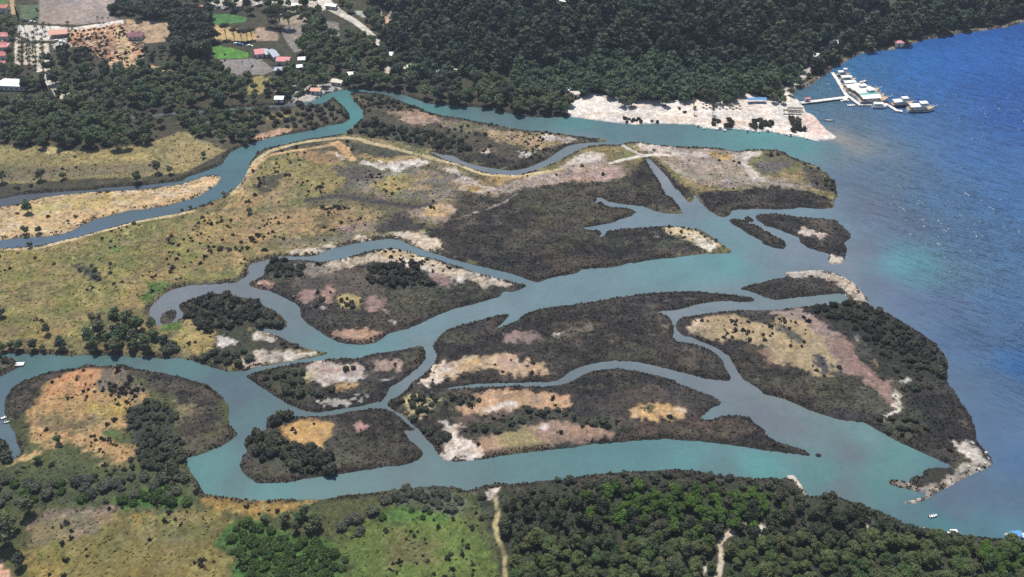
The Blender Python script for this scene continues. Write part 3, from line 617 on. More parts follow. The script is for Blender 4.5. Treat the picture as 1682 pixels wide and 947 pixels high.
# rubble and cut scrub on the orange clearing
oc = raster(W(S('T00 340,150 590,112 700,120 700,330 850,350 560,345 470,275 330,220')))
s_ = (slice(oc[0], oc[1] + 1), slice(oc[2], oc[3] + 1))
for cc_, sd_, th_ in (((112, 90, 74), 111, .60), ((222, 190, 160), 112, .52), ((150, 118, 96), 113, .58)):
    q_ = sstep(th_, th_ + .1, (.5 * vnoise(2.4, sd_) + .5 * vnoise(1.2, sd_ + 9))[s_]) * oc[4] * .8
    C[s_] += (alb(cc_).astype(np.float32) - C[s_]) * q_[..., None]
# fine grain of stems, litter and shell, stronger on dry ground
gr = (vnoise(.9, 121) - .5) + .6 * (np.random.default_rng(122).random((NY, NX)).astype(np.float32) - .5)
C *= (1 + gr * np.where(IDN == 40, .12, np.where(IDN == 41, .10, .42)))[..., None]
# mottling that belongs to the soil and the plants
mot = (1 + 0.34 * (N1 - .5) + 0.30 * (N3 - .5) + 0.26 * (N18 - .5) + 0.16 * (N7 - .5))
mot = 1 + (mot - 1) * np.where(IDN == 40, .3, 1.0)
C *= mot[..., None]
hue = (N7 - .5) * .10 + (N50 - .5) * .08
C[..., 0] *= 1 + hue; C[..., 2] *= 1 - hue
C = np.clip(C, .006, .80)
# ------------------------------------------------------------------ materials
def new_mat(name):
    m = bpy.data.materials.new(name); m.use_nodes = True
    nt = m.node_tree; b = nt.nodes['Principled BSDF']
    return m, nt, b
def N(nt, t, **kw):
    n = nt.nodes.new(t)
    for k, v in kw.items():
        if k.startswith('i_'):
            n.inputs[k[2:].replace('_', ' ')].default_value = v
        else:
            setattr(n, k, v)
    return n
def L(nt, a, b):
    nt.links.new(a, b)
def noise_fac(nt, scale, detail=4, rough=.6, coord='Object'):
    tc = N(nt, 'ShaderNodeTexCoord')
    n = N(nt, 'ShaderNodeTexNoise'); n.inputs['Scale'].default_value = scale; n.inputs['Detail'].default_value = detail; n.inputs['Roughness'].default_value = rough
    L(nt, tc.outputs[coord], n.inputs['Vector'])
    return n.outputs['Fac']
def times(nt, col, fac, lo, hi):
    """multiply a colour by lo..hi following fac"""
    mr = N(nt, 'ShaderNodeMapRange'); mr.inputs['From Min'].default_value = .3; mr.inputs['From Max'].default_value = .7
    mr.inputs['To Min'].default_value = lo; mr.inputs['To Max'].default_value = hi
    L(nt, fac, mr.inputs['Value'])
    mx = N(nt, 'ShaderNodeVectorMath', operation='SCALE')
    L(nt, col, mx.inputs[0]); L(nt, mr.outputs['Result'], mx.inputs['Scale'])
    return mx.outputs['Vector']

def simple_mat(name, c, rough=.7, metal=0.0, var=.18, scale=2.0, linear=False):
    m, nt, b = new_mat(name)
    rgb = N(nt, 'ShaderNodeRGB')
    col = tuple(c) if linear else tuple(float(v) for v in alb(c))
    rgb.outputs[0].default_value = (*col, 1)
    out = times(nt, rgb.outputs[0], noise_fac(nt, scale), 1 - var, 1 + var)
    L(nt, out, b.inputs['Base Color'])
    b.inputs['Roughness'].default_value = rough; b.inputs['Metallic'].default_value = metal
    return m

# soil: the cover colour of each place, broken up by fine grain
M_SOIL, nt, b = new_mat('soil')
at = N(nt, 'ShaderNodeAttribute', attribute_name='cover')
c = times(nt, at.outputs['Color'], noise_fac(nt, .9, 5, .75), .66, 1.34)
c = times(nt, c, noise_fac(nt, .23, 3, .6), .86, 1.14)
L(nt, c, b.inputs['Base Color']); b.inputs['Roughness'].default_value = .95; b.inputs['Specular IOR Level'].default_value = .15
bp = N(nt, 'ShaderNodeBump'); bp.inputs['Strength'].default_value = .55; bp.inputs['Distance'].default_value = .5
L(nt, noise_fac(nt, .8, 5, .7), bp.inputs['Height']); L(nt, bp.outputs['Normal'], b.inputs['Normal'])

# water
M_WATER, nt, b = new_mat('delta_water')
at = N(nt, 'ShaderNodeAttribute', attribute_name='cover')
aw = N(nt, 'ShaderNodeAttribute', attribute_name='waves')
c = times(nt, at.outputs['Color'], noise_fac(nt, .035, 6, .72), .88, 1.12)
c = times(nt, c, noise_fac(nt, .35, 4, .7), .94, 1.06)
rr = N(nt, 'ShaderNodeMapRange'); rr.inputs['From Min'].default_value = .04; rr.inputs['From Max'].default_value = .2; rr.inputs['To Min'].default_value = .30; rr.inputs['To Max'].default_value = .20
L(nt, aw.outputs['Fac'], rr.inputs['Value']); 
tc = N(nt, 'ShaderNodeTexCoord')
mr_ = N(nt, 'ShaderNodeMapping'); mr_.inputs['Rotation'].default_value = (0, 0, R(43))
mp = N(nt, 'ShaderNodeMapping'); mp.inputs['Scale'].default_value = (.075, .25, .3)
L(nt, tc.outputs['Object'], mr_.inputs['Vector']); L(nt, mr_.outputs['Vector'], mp.inputs['Vector'])
w1 = N(nt, 'ShaderNodeTexNoise'); w1.inputs['Scale'].default_value = 1.0; w1.inputs['Detail'].default_value = 4; w1.inputs['Roughness'].default_value = .6
L(nt, mp.outputs['Vector'], w1.inputs['Vector'])
mu = N(nt, 'ShaderNodeMath', operation='MULTIPLY'); pk = N(nt, 'ShaderNodeMath', operation='POWER'); pk.inputs[1].default_value = 2.2; L(nt, w1.outputs['Fac'], pk.inputs[0]); L(nt, pk.outputs[0], mu.inputs[0]); L(nt, aw.outputs['Fac'], mu.inputs[1])
bp = N(nt, 'ShaderNodeBump'); bp.inputs['Strength'].default_value = 1.0; bp.inputs['Distance'].default_value = 13.0
L(nt, mu.outputs[0], bp.inputs['Height'])
bg = N(nt, 'ShaderNodeBump'); bg.inputs['Strength'].default_value = 1.0; bg.inputs['Distance'].default_value = 1.5
L(nt, mu.outputs[0], bg.inputs['Height'])
df = N(nt, 'ShaderNodeBsdfDiffuse'); L(nt, c, df.inputs['Color']); L(nt, bp.outputs['Normal'], df.inputs['Normal'])
gl = N(nt, 'ShaderNodeBsdfGlossy'); L(nt, rr.outputs['Result'], gl.inputs['Roughness']); L(nt, bg.outputs['Normal'], gl.inputs['Normal'])
fr = N(nt, 'ShaderNodeFresnel'); fr.inputs['IOR'].default_value = 1.33; L(nt, bg.outputs['Normal'], fr.inputs['Normal'])
mx = N(nt, 'ShaderNodeMixShader'); L(nt, fr.outputs[0], mx.inputs[0]); L(nt, df.outputs[0], mx.inputs[1]); L(nt, gl.outputs[0], mx.inputs[2])
nt.nodes.remove(b); L(nt, mx.outputs[0], nt.nodes['Material Output'].inputs['Surface'])

def np_mesh(name, V, F, mat, col=None, smooth=True, attr='cover', extra=None):
    """mesh from arrays; F is (n,4) or (n,3)"""
    me = bpy.data.meshes.new(name)
    V = np.ascontiguousarray(V, np.float32); F = np.ascontiguousarray(F, np.int32)
    n, k = F.shape
    me.vertices.add(len(V)); me.vertices.foreach_set('co', V.ravel())
    me.loops.add(n * k); me.loops.foreach_set('vertex_index', F.ravel())
    me.polygons.add(n); me.polygons.foreach_set('loop_start', np.arange(0, n * k, k, dtype=np.int32))
    me.polygons.foreach_set('use_smooth', np.full(n, smooth))
    if col is not None:
        a = me.attributes.new(attr, 'FLOAT_COLOR', 'POINT')
        rgba = np.ones((len(V), 4), np.float32); rgba[:, :3] = col
        a.data.foreach_set('color', rgba.ravel())
    for nm, val in (extra or {}).items():
        a = me.attributes.new(nm, 'FLOAT', 'POINT'); a.data.foreach_set('value', np.ascontiguousarray(val, np.float32))
    me.update(calc_edges=True)
    if mat:
        me.materials.append(mat)
    return me

def link(name, me, parent=None, loc=None):
    o = bpy.data.objects.new(name, me); COL.objects.link(o)
    if parent is not None:
        o.parent = parent
    if loc is not None:
        o.location = loc
    return o
def tag(o, label=None, cat=None, group=None, kind=None):
    if label: o['label'] = label
    if cat: o['category'] = cat
    if group: o['group'] = group
    if kind: o['kind'] = kind
    return o

# ------------------------------------------------------------------ terrain objects
def own(idn, world):
    r = raster(world)
    if r:
        j0, j1, i0, i1, m = r
        s = IDN[j0:j1 + 1, i0:i1 + 1]; s[m & (s > 0)] = idn
own(40, W(S('T02 250,535 300,500 385,458 520,478 620,488 760,490 870,488 960,478 1090,468 1130,452 1180,468 1273,488 T03 60,480 100,450 150,425 175,430 150,465 200,510 260,550 340,640 500,685 500,705 300,700 200,690 0,660 T02 1273,665 900,635 600,625 400,600 290,580')))
own(41, W(S('T00 192,-60 570,-60 560,10 530,80 592,104 360,126 190,118')))
own(42, W(S('T00 0,700 120,725 250,710 320,740 520,730 650,715 760,690 900,640 960,680 1110,720 1090,745 1000,785 950,815 900,845 700,865 400,875 0,905')))
own(43, W(S('T00 1020,240 1060,226 1130,240 1215,265 1200,288 1050,292')))
own(44, W(S('T00 1028,70 1120,72 1205,92 1190,112 1040,126')))
own(45, VR := strip(VROAD, [5, 11, 7, 5.5, 5, 4.5, 4]))
own(45, W(S('T00 350,140 600,100 602,118 380,156')))
own(46, strip(COAST_ROAD, 4.0))
own(47, W(S('T20 130,800 280,795 430,750 560,660 860,655 960,605 1100,640 1160,700 1020,800 1140,825 1110,1000 200,1000')))
own(48, strip(W(S('T22 1000,1100 1003,947 1020,880 1020,825 1008,795 1045,755 1088,728')), [2.8, 2.6, 2.0, 1.6, 1.8, 2.2, 2.6]))
own(49, strip(W(S('T21 1150,555 1172,590 1178,640 1165,700 1172,750 1195,800 1212,850 1215,900 1210,960 1205,1100')), 3.4))
NAMES = {1: 'ground', 2: 'ground', 30: 'islet', 40: 'beach', 41: 'ploughed_field', 42: 'pasture_field', 43: 'green_field', 44: 'green_field', 45: 'road', 46: 'road', 47: 'dry_field', 48: 'dirt_road', 49: 'path'}
LBL = {1: 'northern bank with village and woods rising into the hill', 2: 'overgrown near bank along the lower river', 30: 'tiny scrubby islet inside the round bend of the channel', 40: 'pale sand beach below the wooded hill',
       41: 'bare greyish ploughed field at the far left', 42: 'olive dry pasture between the dark woods and the stream', 43: 'bright green lawn beside a grey plot', 44: 'dull green crop field above the umbrella pines',
       45: 'pale village road running down to the trees', 46: 'light coast road winding through the wooded hill', 47: 'mustard coloured dry field in the near left corner', 48: 'sandy dirt road coming out of the near woods', 49: 'narrow two-rut track through the near meadow'}
for k, (nm, _) in enumerate(LANDS):
    NAMES[10 + k] = {'central': 'delta_flat', 'strip': 'pasture_strip', 'left_spit': 'river_spit', 'I10': 'islet', 'I11': 'islet'}.get(nm, 'marsh_island')
LBL.update({10: 'large central delta flat of straw grass, pale sand and dark rushes', 11: 'long tan grass strip between two streams', 12: 'scrubby spit with a white jetty at the left edge',
            13: 'marsh island with a pale sand crest and a dark thicket in the middle', 14: 'marsh island with a white salt pan among shrubs', 15: 'marsh island with an orange clearing behind dark trees',
            16: 'biggest marsh islands, joined, with long tan sand bars', 17: 'triangular wooded island with a reddish mud lane', 18: 'narrow dark marsh island with a pale sand hook', 19: 'ragged outer marsh island with a small pink sand patch',
            20: 'slender dark marsh islet in the outer channel', 21: 'tiny dark islet between two outer marsh islands', 22: 'round dark islet off the tip of the long island'})
# the class spreads over the drowned foot of the bank
ID2 = IDN.copy()
for _ in range(5):
    for ax, sh in ((0, 1), (0, -1), (1, 1), (1, -1)):
        z = ID2 == 0
        rr = np.roll(ID2, sh, ax)
        ID2[z] = rr[z]
keepv = (FLD > .015) & INVIEW
fid = np.maximum(np.maximum(ID2[:-1, :-1], ID2[1:, :-1]), np.maximum(ID2[:-1, 1:], ID2[1:, 1:]))
fkeep = (keepv[:-1, :-1] | keepv[1:, :-1] | keepv[:-1, 1:] | keepv[1:, 1:]) & INVIEW[:-1, :-1] & INVIEW[1:, 1:]
VID = np.arange(NX * NY).reshape(NY, NX)
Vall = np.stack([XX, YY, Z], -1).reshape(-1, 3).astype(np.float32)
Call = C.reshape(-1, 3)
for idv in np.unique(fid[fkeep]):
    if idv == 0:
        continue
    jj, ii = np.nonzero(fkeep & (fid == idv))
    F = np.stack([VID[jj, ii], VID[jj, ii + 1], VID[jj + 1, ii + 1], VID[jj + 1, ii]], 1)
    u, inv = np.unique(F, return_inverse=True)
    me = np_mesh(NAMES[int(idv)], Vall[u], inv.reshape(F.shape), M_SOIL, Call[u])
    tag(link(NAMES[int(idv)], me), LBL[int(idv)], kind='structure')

# the land beyond the picture, out to the horizon
def far_land():
    s = 20.0
    x0, y0 = -3000.0, -600.0; nx, ny = 301, 271
    land = np.ones((ny, nx), bool)
    for poly, val in [(NORTH_WATER, False)] + [(p, True) for _, p in LANDS[:3]]:
        r = raster(W(poly), x0, y0, s, nx, ny)
        if r:
            land[r[0]:r[1] + 1, r[2]:r[3] + 1][r[4]] = val
    X, Y = np.meshgrid(x0 + np.arange(nx) * s, y0 + np.arange(ny) * s)
    inside = (X > GX0) & (X < GX1) & (Y > GY0) & (Y < GY1)
    zc = bilin(HC, X, Y, HX0, HY0, CS) * (X > -680) * (X < 780) * (Y < 1380)
    zf = np.where(land, .5 + zc, -2.0)
    near = (X > GX0 - 2) & (X < GX1 + 2) & (Y > GY0 - 2) & (Y < GY1 + 2) & (np.abs(X) < .405 * Y + 148)
    zf = np.where(near, -2.0, zf)
    drop = near[:-1, :-1] & near[1:, :-1] & near[:-1, 1:] & near[1:, 1:]
    lf = land[:-1, :-1] | land[1:, :-1] | land[:-1, 1:] | land[1:, 1:]
    jj, ii = np.nonzero(~drop & lf)
    vid = np.arange(nx * ny).reshape(ny, nx)
    F = np.stack([vid[jj, ii], vid[jj, ii + 1], vid[jj + 1, ii + 1], vid[jj + 1, ii]], 1)
    u, inv = np.unique(F, return_inverse=True)
    g = np.random.default_rng(3)
    col = alb((84, 88, 62))[None, :] * (0.7 + .6 * g.random((len(u), 1)))
    me = np_mesh('far_ground', np.stack([X, Y, zf], -1).reshape(-1, 3)[u], inv.reshape(F.shape), M_SOIL, col)
    tag(link('terrain', me), 'open country around the delta reaching to the horizon', kind='structure')
far_land()

# ------------------------------------------------------------------ water sheet
WPTS = '''1660,60,38,92,186 1640,140,30,80,180 1560,95,38,94,184 1500,110,42,100,188 1430,105,52,112,172 1400,130,58,114,168 1345,150,78,124,152 1500,150,44,96,182 1500,210,58,108,172 1600,260,46,100,184 1660,200,34,84,182 1670,340,54,106,186 1560,330,74,118,170
1420,215,84,120,150 1340,190,80,122,150 1450,280,92,124,152 1400,300,100,124,148 1420,340,104,122,146 1500,370,98,122,154 1600,400,80,116,164 1670,420,66,110,172 1480,435,92,150,168 1520,432,90,150,168 1500,450,92,140,162 1560,440,92,128,158 1440,470,104,122,146 1420,410,110,128,148 1500,500,92,116,150 1560,500,88,116,156 1660,500,70,108,166 1600,560,82,114,156 1680,600,58,102,164 1640,700,80,112,148 1600,640,88,118,150 1680,760,74,108,150 1640,820,84,112,142 1560,830,88,112,134 1500,845,84,122,134 1540,860,72,128,138 1620,870,78,124,140 1660,880,80,130,146 1580,800,90,114,138 1650,640,80,114,152
570,165,62,128,128 590,190,62,134,134 500,215,66,118,124 430,245,66,118,128 400,270,68,114,126 370,300,70,110,126 250,345,76,106,122 100,385,80,108,130 0,398,84,108,132 200,305,72,88,98 50,335,74,86,98 450,178,92,100,104 250,187,94,98,100
640,160,72,104,110 680,170,70,124,126 710,180,70,130,130 760,188,72,118,124 800,190,84,118,124 850,203,78,116,124 950,198,72,134,136 1000,215,80,122,132 1100,215,82,122,128 1150,225,84,134,138 1250,222,84,150,150 1200,215,84,140,142 1320,235,84,146,150 1370,240,92,134,150
900,255,116,130,142 830,283,112,128,140 760,265,120,130,140 960,237,116,134,142 1085,290,136,146,156 1110,330,120,138,150 1140,350,112,136,148 1000,370,114,138,152 1060,345,110,138,150 980,330,118,138,152
1170,370,106,146,156 1220,400,106,146,154 1250,420,110,138,150 1200,430,92,150,156 1130,438,98,150,156 1050,445,102,146,154 1000,460,106,138,150 900,480,106,138,148 800,500,108,138,148 700,540,102,136,146 620,570,88,138,144 540,575,86,128,136 480,520,102,124,134 400,475,112,124,134 290,492,114,126,136 260,515,112,124,134 1300,410,120,138,154 1380,438,116,132,150 1340,470,110,132,142 1330,350,112,144,158 1270,380,116,138,152
640,400,100,130,140 760,430,94,122,138 560,415,98,126,138 450,440,108,124,134 840,460,98,128,140 690,620,108,128,138 720,570,108,130,140 600,655,84,112,120 520,670,80,110,118 480,665,76,108,118 450,600,92,118,124 690,700,88,106,116
40,592,70,112,116 80,600,74,122,124 150,598,68,112,114 250,595,76,114,118 300,600,74,122,126 380,630,70,106,120 400,655,74,100,116 420,670,70,110,120 360,745,72,128,132 340,770,68,132,134 340,790,64,126,128 390,790,70,116,122 400,720,72,110,120 5,640,78,108,124 15,700,84,112,128
450,802,64,130,132 520,795,74,122,128 600,785,74,118,122 680,768,80,112,120 720,730,86,112,120 710,760,80,124,128 780,770,76,118,124 850,755,72,122,128 950,745,74,126,132 1030,738,76,130,136 1130,752,82,140,144 1250,765,86,152,152 1180,770,88,128,134 1350,780,86,140,142 1380,800,100,122,130 1450,770,94,142,144 1450,800,84,136,138 1400,740,106,122,132 1300,700,108,124,134 1360,690,106,138,142 1420,725,104,144,146 1480,750,92,146,146 1280,655,116,132,136 1330,675,112,134,136 1260,680,110,122,134 1200,625,116,130,140 1000,605,106,126,136 1100,612,112,128,138 940,618,102,120,130 1170,560,112,126,138 1200,600,112,126,136 1120,522,120,136,146 1382,231,160,158,152 1400,235,142,148,150 1200,505,118,136,146 1300,500,116,136,142 1380,492,112,136,142'''
def water():
    rows = [list(map(float, t.split(','))) for t in WPTS.split()]
    A = np.array(rows)
    px, py = p2w(A[:, 0], A[:, 1])
    rgb = A[:, 2:].copy(); deep = np.clip((rgb[:, 2] - rgb[:, 0] - 70) / 50, 0, 1)[:, None]
    rgb = (rgb * .88 + rgb.mean(1)[:, None] * .12 + (5, 3, 2)) * (1 - deep) + (rgb + (2, 12, 4)) * deep
    cc = lin(rgb) * (.57 + .09 * np.clip((rgb[:, 2:] - rgb[:, :1] - 40) / 50, 0, 1))
    xs_ = np.concatenate([-np.geomspace(4000, 520, 8), np.arange(-500, 620, 4.0), np.geomspace(640, 9000, 14)])
    ys_ = np.concatenate([np.linspace(-900, 120, 8), np.arange(150, 840, 4.0), np.geomspace(870, 9000, 12)])
    X, Y = np.meshgrid(xs_, ys_)
    fx, fy = X.ravel(), Y.ravel()
    col = np.zeros((len(fx), 3)); 
    sea_x = np.interp(fy, [200, 260, 330, 420, 520, 640, 720], [190, 250, 215, 205, 200, 170, 170])
    soft = 9 + 900 * sstep(-5, 70, fx - sea_x)
    for s in range(0, len(fx), 8000):
        d2 = (fx[s:s + 8000, None] - px) ** 2 + ((fy[s:s + 8000, None] - py) * 1.0) ** 2 + soft[s:s + 8000, None]
        w = d2 ** -1.6
        col[s:s + 8000] = (w @ cc) / w.sum(1)[:, None]
    # open water is choppier than the arms of the river
    sea_x = np.interp(fy, [200, 260, 330, 420, 520, 640, 720], [190, 250, 215, 205, 200, 170, 170])
    gust = np.sin(fx * .021 + fy * .013) * np.sin(fy * .031 - fx * .008)
    wv = .012 + (.66 + .20 * gust) * sstep(-45, 20, fx - sea_x)
    ny, nx = X.shape
    vid = np.arange(nx * ny).reshape(ny, nx)
    F = np.stack([vid[:-1, :-1], vid[:-1, 1:], vid[1:, 1:], vid[1:, :-1]], -1).reshape(-1, 4)
    me = np_mesh('water', np.stack([fx, fy, np.zeros_like(fx)], 1), F, M_WATER, col, extra={'waves': wv})
    tag(link('water', me), 'teal river arms opening into the blue sea', kind='structure')
water()

# ------------------------------------------------------------------ light, sky, camera
SUN_EL, SUN_AZ = R(67), math.atan2(-.32, .95)         # azimuth measured from +Y towards +X
w = bpy.data.worlds.new('World'); SC.world = w; w.use_nodes = True
nt = w.node_tree
sky = nt.nodes.new('ShaderNodeTexSky'); sky.sky_type = 'NISHITA'; sky.sun_disc = False
sky.sun_elevation = SUN_EL; sky.sun_rotation = SUN_AZ; sky.air_density = 1.0; sky.dust_density = 1.0
nt.links.new(sky.outputs[0], nt.nodes['Background'].inputs[0]); nt.nodes['Background'].inputs[1].default_value = .105
ld = bpy.data.lights.new('sun', 'SUN'); ld.energy = 4.8; ld.angle = R(.5); ld.color = (1, .955, .88)
sun = bpy.data.objects.new('sun', ld); COL.objects.link(sun)
from mathutils import Vector
sd = Vector((math.cos(SUN_EL) * math.sin(SUN_AZ), math.cos(SUN_EL) * math.cos(SUN_AZ), math.sin(SUN_EL)))
sun.rotation_euler = sd.to_track_quat('Z', 'Y').to_euler(); sun.location = sd * 900
cd = bpy.data.cameras.new('camera'); cam = bpy.data.objects.new('camera', cd); COL.objects.link(cam)
cam.location = (0, 0, CAM_H); cam.rotation_euler = (math.pi / 2 - PITCH, 0, 0)
cd.sensor_width = 36; cd.lens = 36 * FPX / 1682; cd.clip_end = 20000; cd.clip_start = 1
SC.camera = cam
SC.view_settings.view_transform = 'Standard'; SC.view_settings.look = 'None'; SC.view_settings.exposure = 0.14; SC.view_settings.gamma = 1
SC.cycles.sample_clamp_indirect = 3; SC.cycles.use_denoising = False; SC.cycles.volume_bounces = 0; SC.cycles.max_bounces = 4; SC.cycles.diffuse_bounces = 2; SC.cycles.glossy_bounces = 2; SC.cycles.transmission_bounces = 2

# ------------------------------------------------------------------ air
HAZE = 0.00010
hz = bpy.data.materials.new('haze_air'); hz.use_nodes = True
nt = hz.node_tree; nt.nodes.remove(nt.nodes['Principled BSDF'])
pv = nt.nodes.new('ShaderNodeVolumePrincipled'); pv.inputs['Color'].default_value = (.72, .82, 1.0, 1); pv.inputs['Density'].default_value = HAZE; pv.inputs['Anisotropy'].default_value = .2
nt.links.new(pv.outputs[0], nt.nodes['Material Output'].inputs['Volume'])
bm = bmesh.new(); bmesh.ops.create_cube(bm, size=1)
me = bpy.data.meshes.new('haze'); bm.to_mesh(me); bm.free(); me.materials.append(hz)
ho = link('haze', me, loc=(2500, 3000, 153)); ho.scale = (14000, 14000, 314)
tag(ho, 'thin blue summer haze over the whole delta', 'haze', kind='stuff')
# ------------------------------------------------------------------ vegetation
def leaf_mat(name, tints, trans=.45):
    m, nt, b = new_mat(name)
    at = N(nt, 'ShaderNodeAttribute', attribute_name='cover')
    oi = N(nt, 'ShaderNodeObjectInfo')
    cr = N(nt, 'ShaderNodeValToRGB'); e = cr.color_ramp.elements
    e[0].position = 0; e[0].color = (*tints[0], 1); e[1].position = 1; e[1].color = (*tints[-1], 1)
    for k, t in enumerate(tints[1:-1]):
        x = e.new((k + 1) / (len(tints) - 1)); x.color = (*t, 1)
    L(nt, oi.outputs['Random'], cr.inputs['Fac'])
    mx = N(nt, 'ShaderNodeVectorMath', operation='MULTIPLY'); L(nt, at.outputs['Color'], mx.inputs[0]); L(nt, cr.outputs['Color'], mx.inputs[1])
    L(nt, mx.outputs['Vector'], b.inputs['Base Color'])
    b.inputs['Roughness'].default_value = .6; b.inputs['Specular IOR Level'].default_value = .25
    if trans:                                # thin leaves let some of the sun through
        tr = N(nt, 'ShaderNodeBsdfTranslucent'); L(nt, mx.outputs['Vector'], tr.inputs['Color'])
        ms = N(nt, 'ShaderNodeMixShader'); ms.inputs[0].default_value = trans
        L(nt, b.outputs[0], ms.inputs[1]); L(nt, tr.outputs[0], ms.inputs[2]); L(nt, ms.outputs[0], nt.nodes['Material Output'].inputs['Surface'])
    return m
M_PINE = leaf_mat('pine_needles', [(.75, .82, .8), (1, 1, 1), (1.25, 1.2, 1.0), (.9, .95, 1.05)])
M_LEAF = leaf_mat('broad_leaves', [(.55, .66, .70), (.95, .90, .85), (1.45, 1.25, 1.0), (.80, 1.05, .75), (1.1, 1.2, .8), (1.5, 1.45, 1.25)])
M_BUSH = leaf_mat('bush_leaves', [(.8, .82, .85), (1, 1, 1), (1.25, 1.2, 1.1)])
M_STUFF = leaf_mat('mixed_foliage', [(1, 1, 1), (1, 1, 1)])
M_BARK = simple_mat('bark', (.10, .075, .055), .9, linear=True)
M_BARKP = simple_mat('pale_bark', (.30, .27, .23), .9, linear=True)

def crown(lobes, n, leaf, g, col, jit=.28, up=.25, core=True):
    """leaf faces over a set of lobes (x,y,z,rx,rz) -> V, F, C"""
    lob = np.array(lobes, float)
    area = lob[:, 3] ** 2
    pick = g.choice(len(lob), n, p=area / area.sum())
    d = g.normal(size=(n, 3)); d /= np.linalg.norm(d, axis=1)[:, None]
    d[:, 2] = np.where(d[:, 2] < -.55, -d[:, 2], d[:, 2])
    r = (1.12 - .45 * g.random(n) ** 1.6)
    rad = np.stack([lob[pick, 3], lob[pick, 3], lob[pick, 4]], 1)
    P = lob[pick, :3] + d * rad * r[:, None] * (1 + .14 * np.sin(9 * d[:, :1] + 7 * d[:, 1:2] * pick[:, None]))
    nrm = d / rad; nrm /= np.linalg.norm(nrm, axis=1)[:, None]
    nrm = nrm + g.normal(size=(n, 3)) * jit * 2 + (0, 0, up); nrm /= np.linalg.norm(nrm, axis=1)[:, None]
    t = np.cross(nrm, g.normal(size=(n, 3))); t /= np.linalg.norm(t, axis=1)[:, None] + 1e-9
    bt = np.cross(nrm, t)
    s = leaf * (.6 + .8 * g.random((n, 1)))
    V = np.stack([P - t * s * .5 - bt * s * .5, P + t * s * .5 - bt * s * .35, P + t * s * .4 + bt * s * .5, P - t * s * .45 + bt * s * .4], 1).reshape(-1, 3)
    F = np.arange(4 * n).reshape(n, 4)
    lobe_tint = .85 + .3 * g.random(len(lob))
    cc = np.asarray(col)[None, :] * (lobe_tint[pick] * (.70 + .60 * g.random(n)))[:, None]
    cc = cc * (1 + g.normal(size=(n, 1)) * np.array([[.10, .02, -.05]]))
    Cc = np.repeat(np.clip(cc, .004, .5), 4, 0)
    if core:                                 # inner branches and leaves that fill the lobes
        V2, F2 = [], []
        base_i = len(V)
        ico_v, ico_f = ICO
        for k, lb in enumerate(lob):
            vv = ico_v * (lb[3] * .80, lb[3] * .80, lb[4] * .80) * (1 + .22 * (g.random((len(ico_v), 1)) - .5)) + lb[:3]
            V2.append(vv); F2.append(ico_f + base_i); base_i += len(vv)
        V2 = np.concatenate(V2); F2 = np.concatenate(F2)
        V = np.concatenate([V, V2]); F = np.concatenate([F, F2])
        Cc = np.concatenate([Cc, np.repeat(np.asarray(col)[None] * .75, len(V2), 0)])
    return V, F, Cc
def ico():
    bm = bmesh.new(); bmesh.ops.create_icosphere(bm, subdivisions=1, radius=1)
    v = np.array([x.co for x in bm.verts]); f = np.array([[l.index for l in x.verts] + [x.verts[2].index] for x in bm.faces])
    bm.free()
    f = np.array([[a, b, c, c] for a, b, c, _ in f])
    # quads with a doubled corner are made proper: split the sphere in quads by latitude
    n, m = 7, 4
    V = []
    for j in range(m + 1):
        th = math.pi * (j + .12) / (m + .24)
        for i in range(n):
            ph = 2 * math.pi * i / n
            V.append((math.sin(th) * math.cos(ph), math.sin(th) * math.sin(ph), math.cos(th)))
    F = [[j * n + i, (j + 1) * n + i, (j + 1) * n + (i + 1) % n, j * n + (i + 1) % n] for j in range(m) for i in range(n)]
    return np.array(V), np.array(F)
ICO = ico()
def tube(pts, r0, r1, n=6):
    P = np.array(pts, float); V = []; F = []
    for k, p in enumerate(P):
        r = r0 + (r1 - r0) * k / (len(P) - 1)
        for i in range(n):
            a = 2 * math.pi * i / n
            V.append(p + (r * math.cos(a), r * math.sin(a), 0))
    for k in range(len(P) - 1):
        for i in range(n):
            F.append([k * n + i, k * n + (i + 1) % n, (k + 1) * n + (i + 1) % n, (k + 1) * n + i])
    return np.array(V), np.array(F)
def merge(parts):
    V, F, Cc, o = [], [], [], 0
    for v, f, c in parts:
        V.append(v); F.append(f + o); Cc.append(np.broadcast_to(c, (len(v), 3))); o += len(v)
    return np.concatenate(V), np.concatenate(F), np.concatenate(Cc)

def lobes_broad(g, R_, H, n=9):
    out = [(0, 0, H * .60, R_ * .62, H * .30)]
    for k in range(n):
        a = 2.4 * k + g.random(); q = R_ * (.25 + .55 * g.random())
        out.append((q * math.cos(a), q * math.sin(a), H * (.45 + .38 * g.random()), R_ * (.20 + .22 * g.random()) * (1.25 if n < 12 else 1), H * (.10 + .11 * g.random())))
    return out
def lobes_pine(g, R_, H, n=7):
    out = []
    for k in range(n):
        t = (k + .4) / n
        a = 2.4 * k + g.random(); rr = R_ * (1.0 - .55 * t)
        out.append((.38 * rr * math.cos(a), .38 * rr * math.sin(a), H * (.36 + .50 * t), rr * (.60 + .25 * g.random()), H * .13))
    return out
def lobes_bush(g, R_, H, n=6):
    out = [(0, 0, H * .4, R_ * .6, H * .45)]
    for k in range(n):
        a = 2.4 * k + g.random(); q = R_ * (.4 + .3 * g.random())
        out.append((q * math.cos(a), q * math.sin(a), H * (.25 + .35 * g.random()), R_ * (.32 + .2 * g.random()), H * (.25 + .15 * g.random())))
    return out
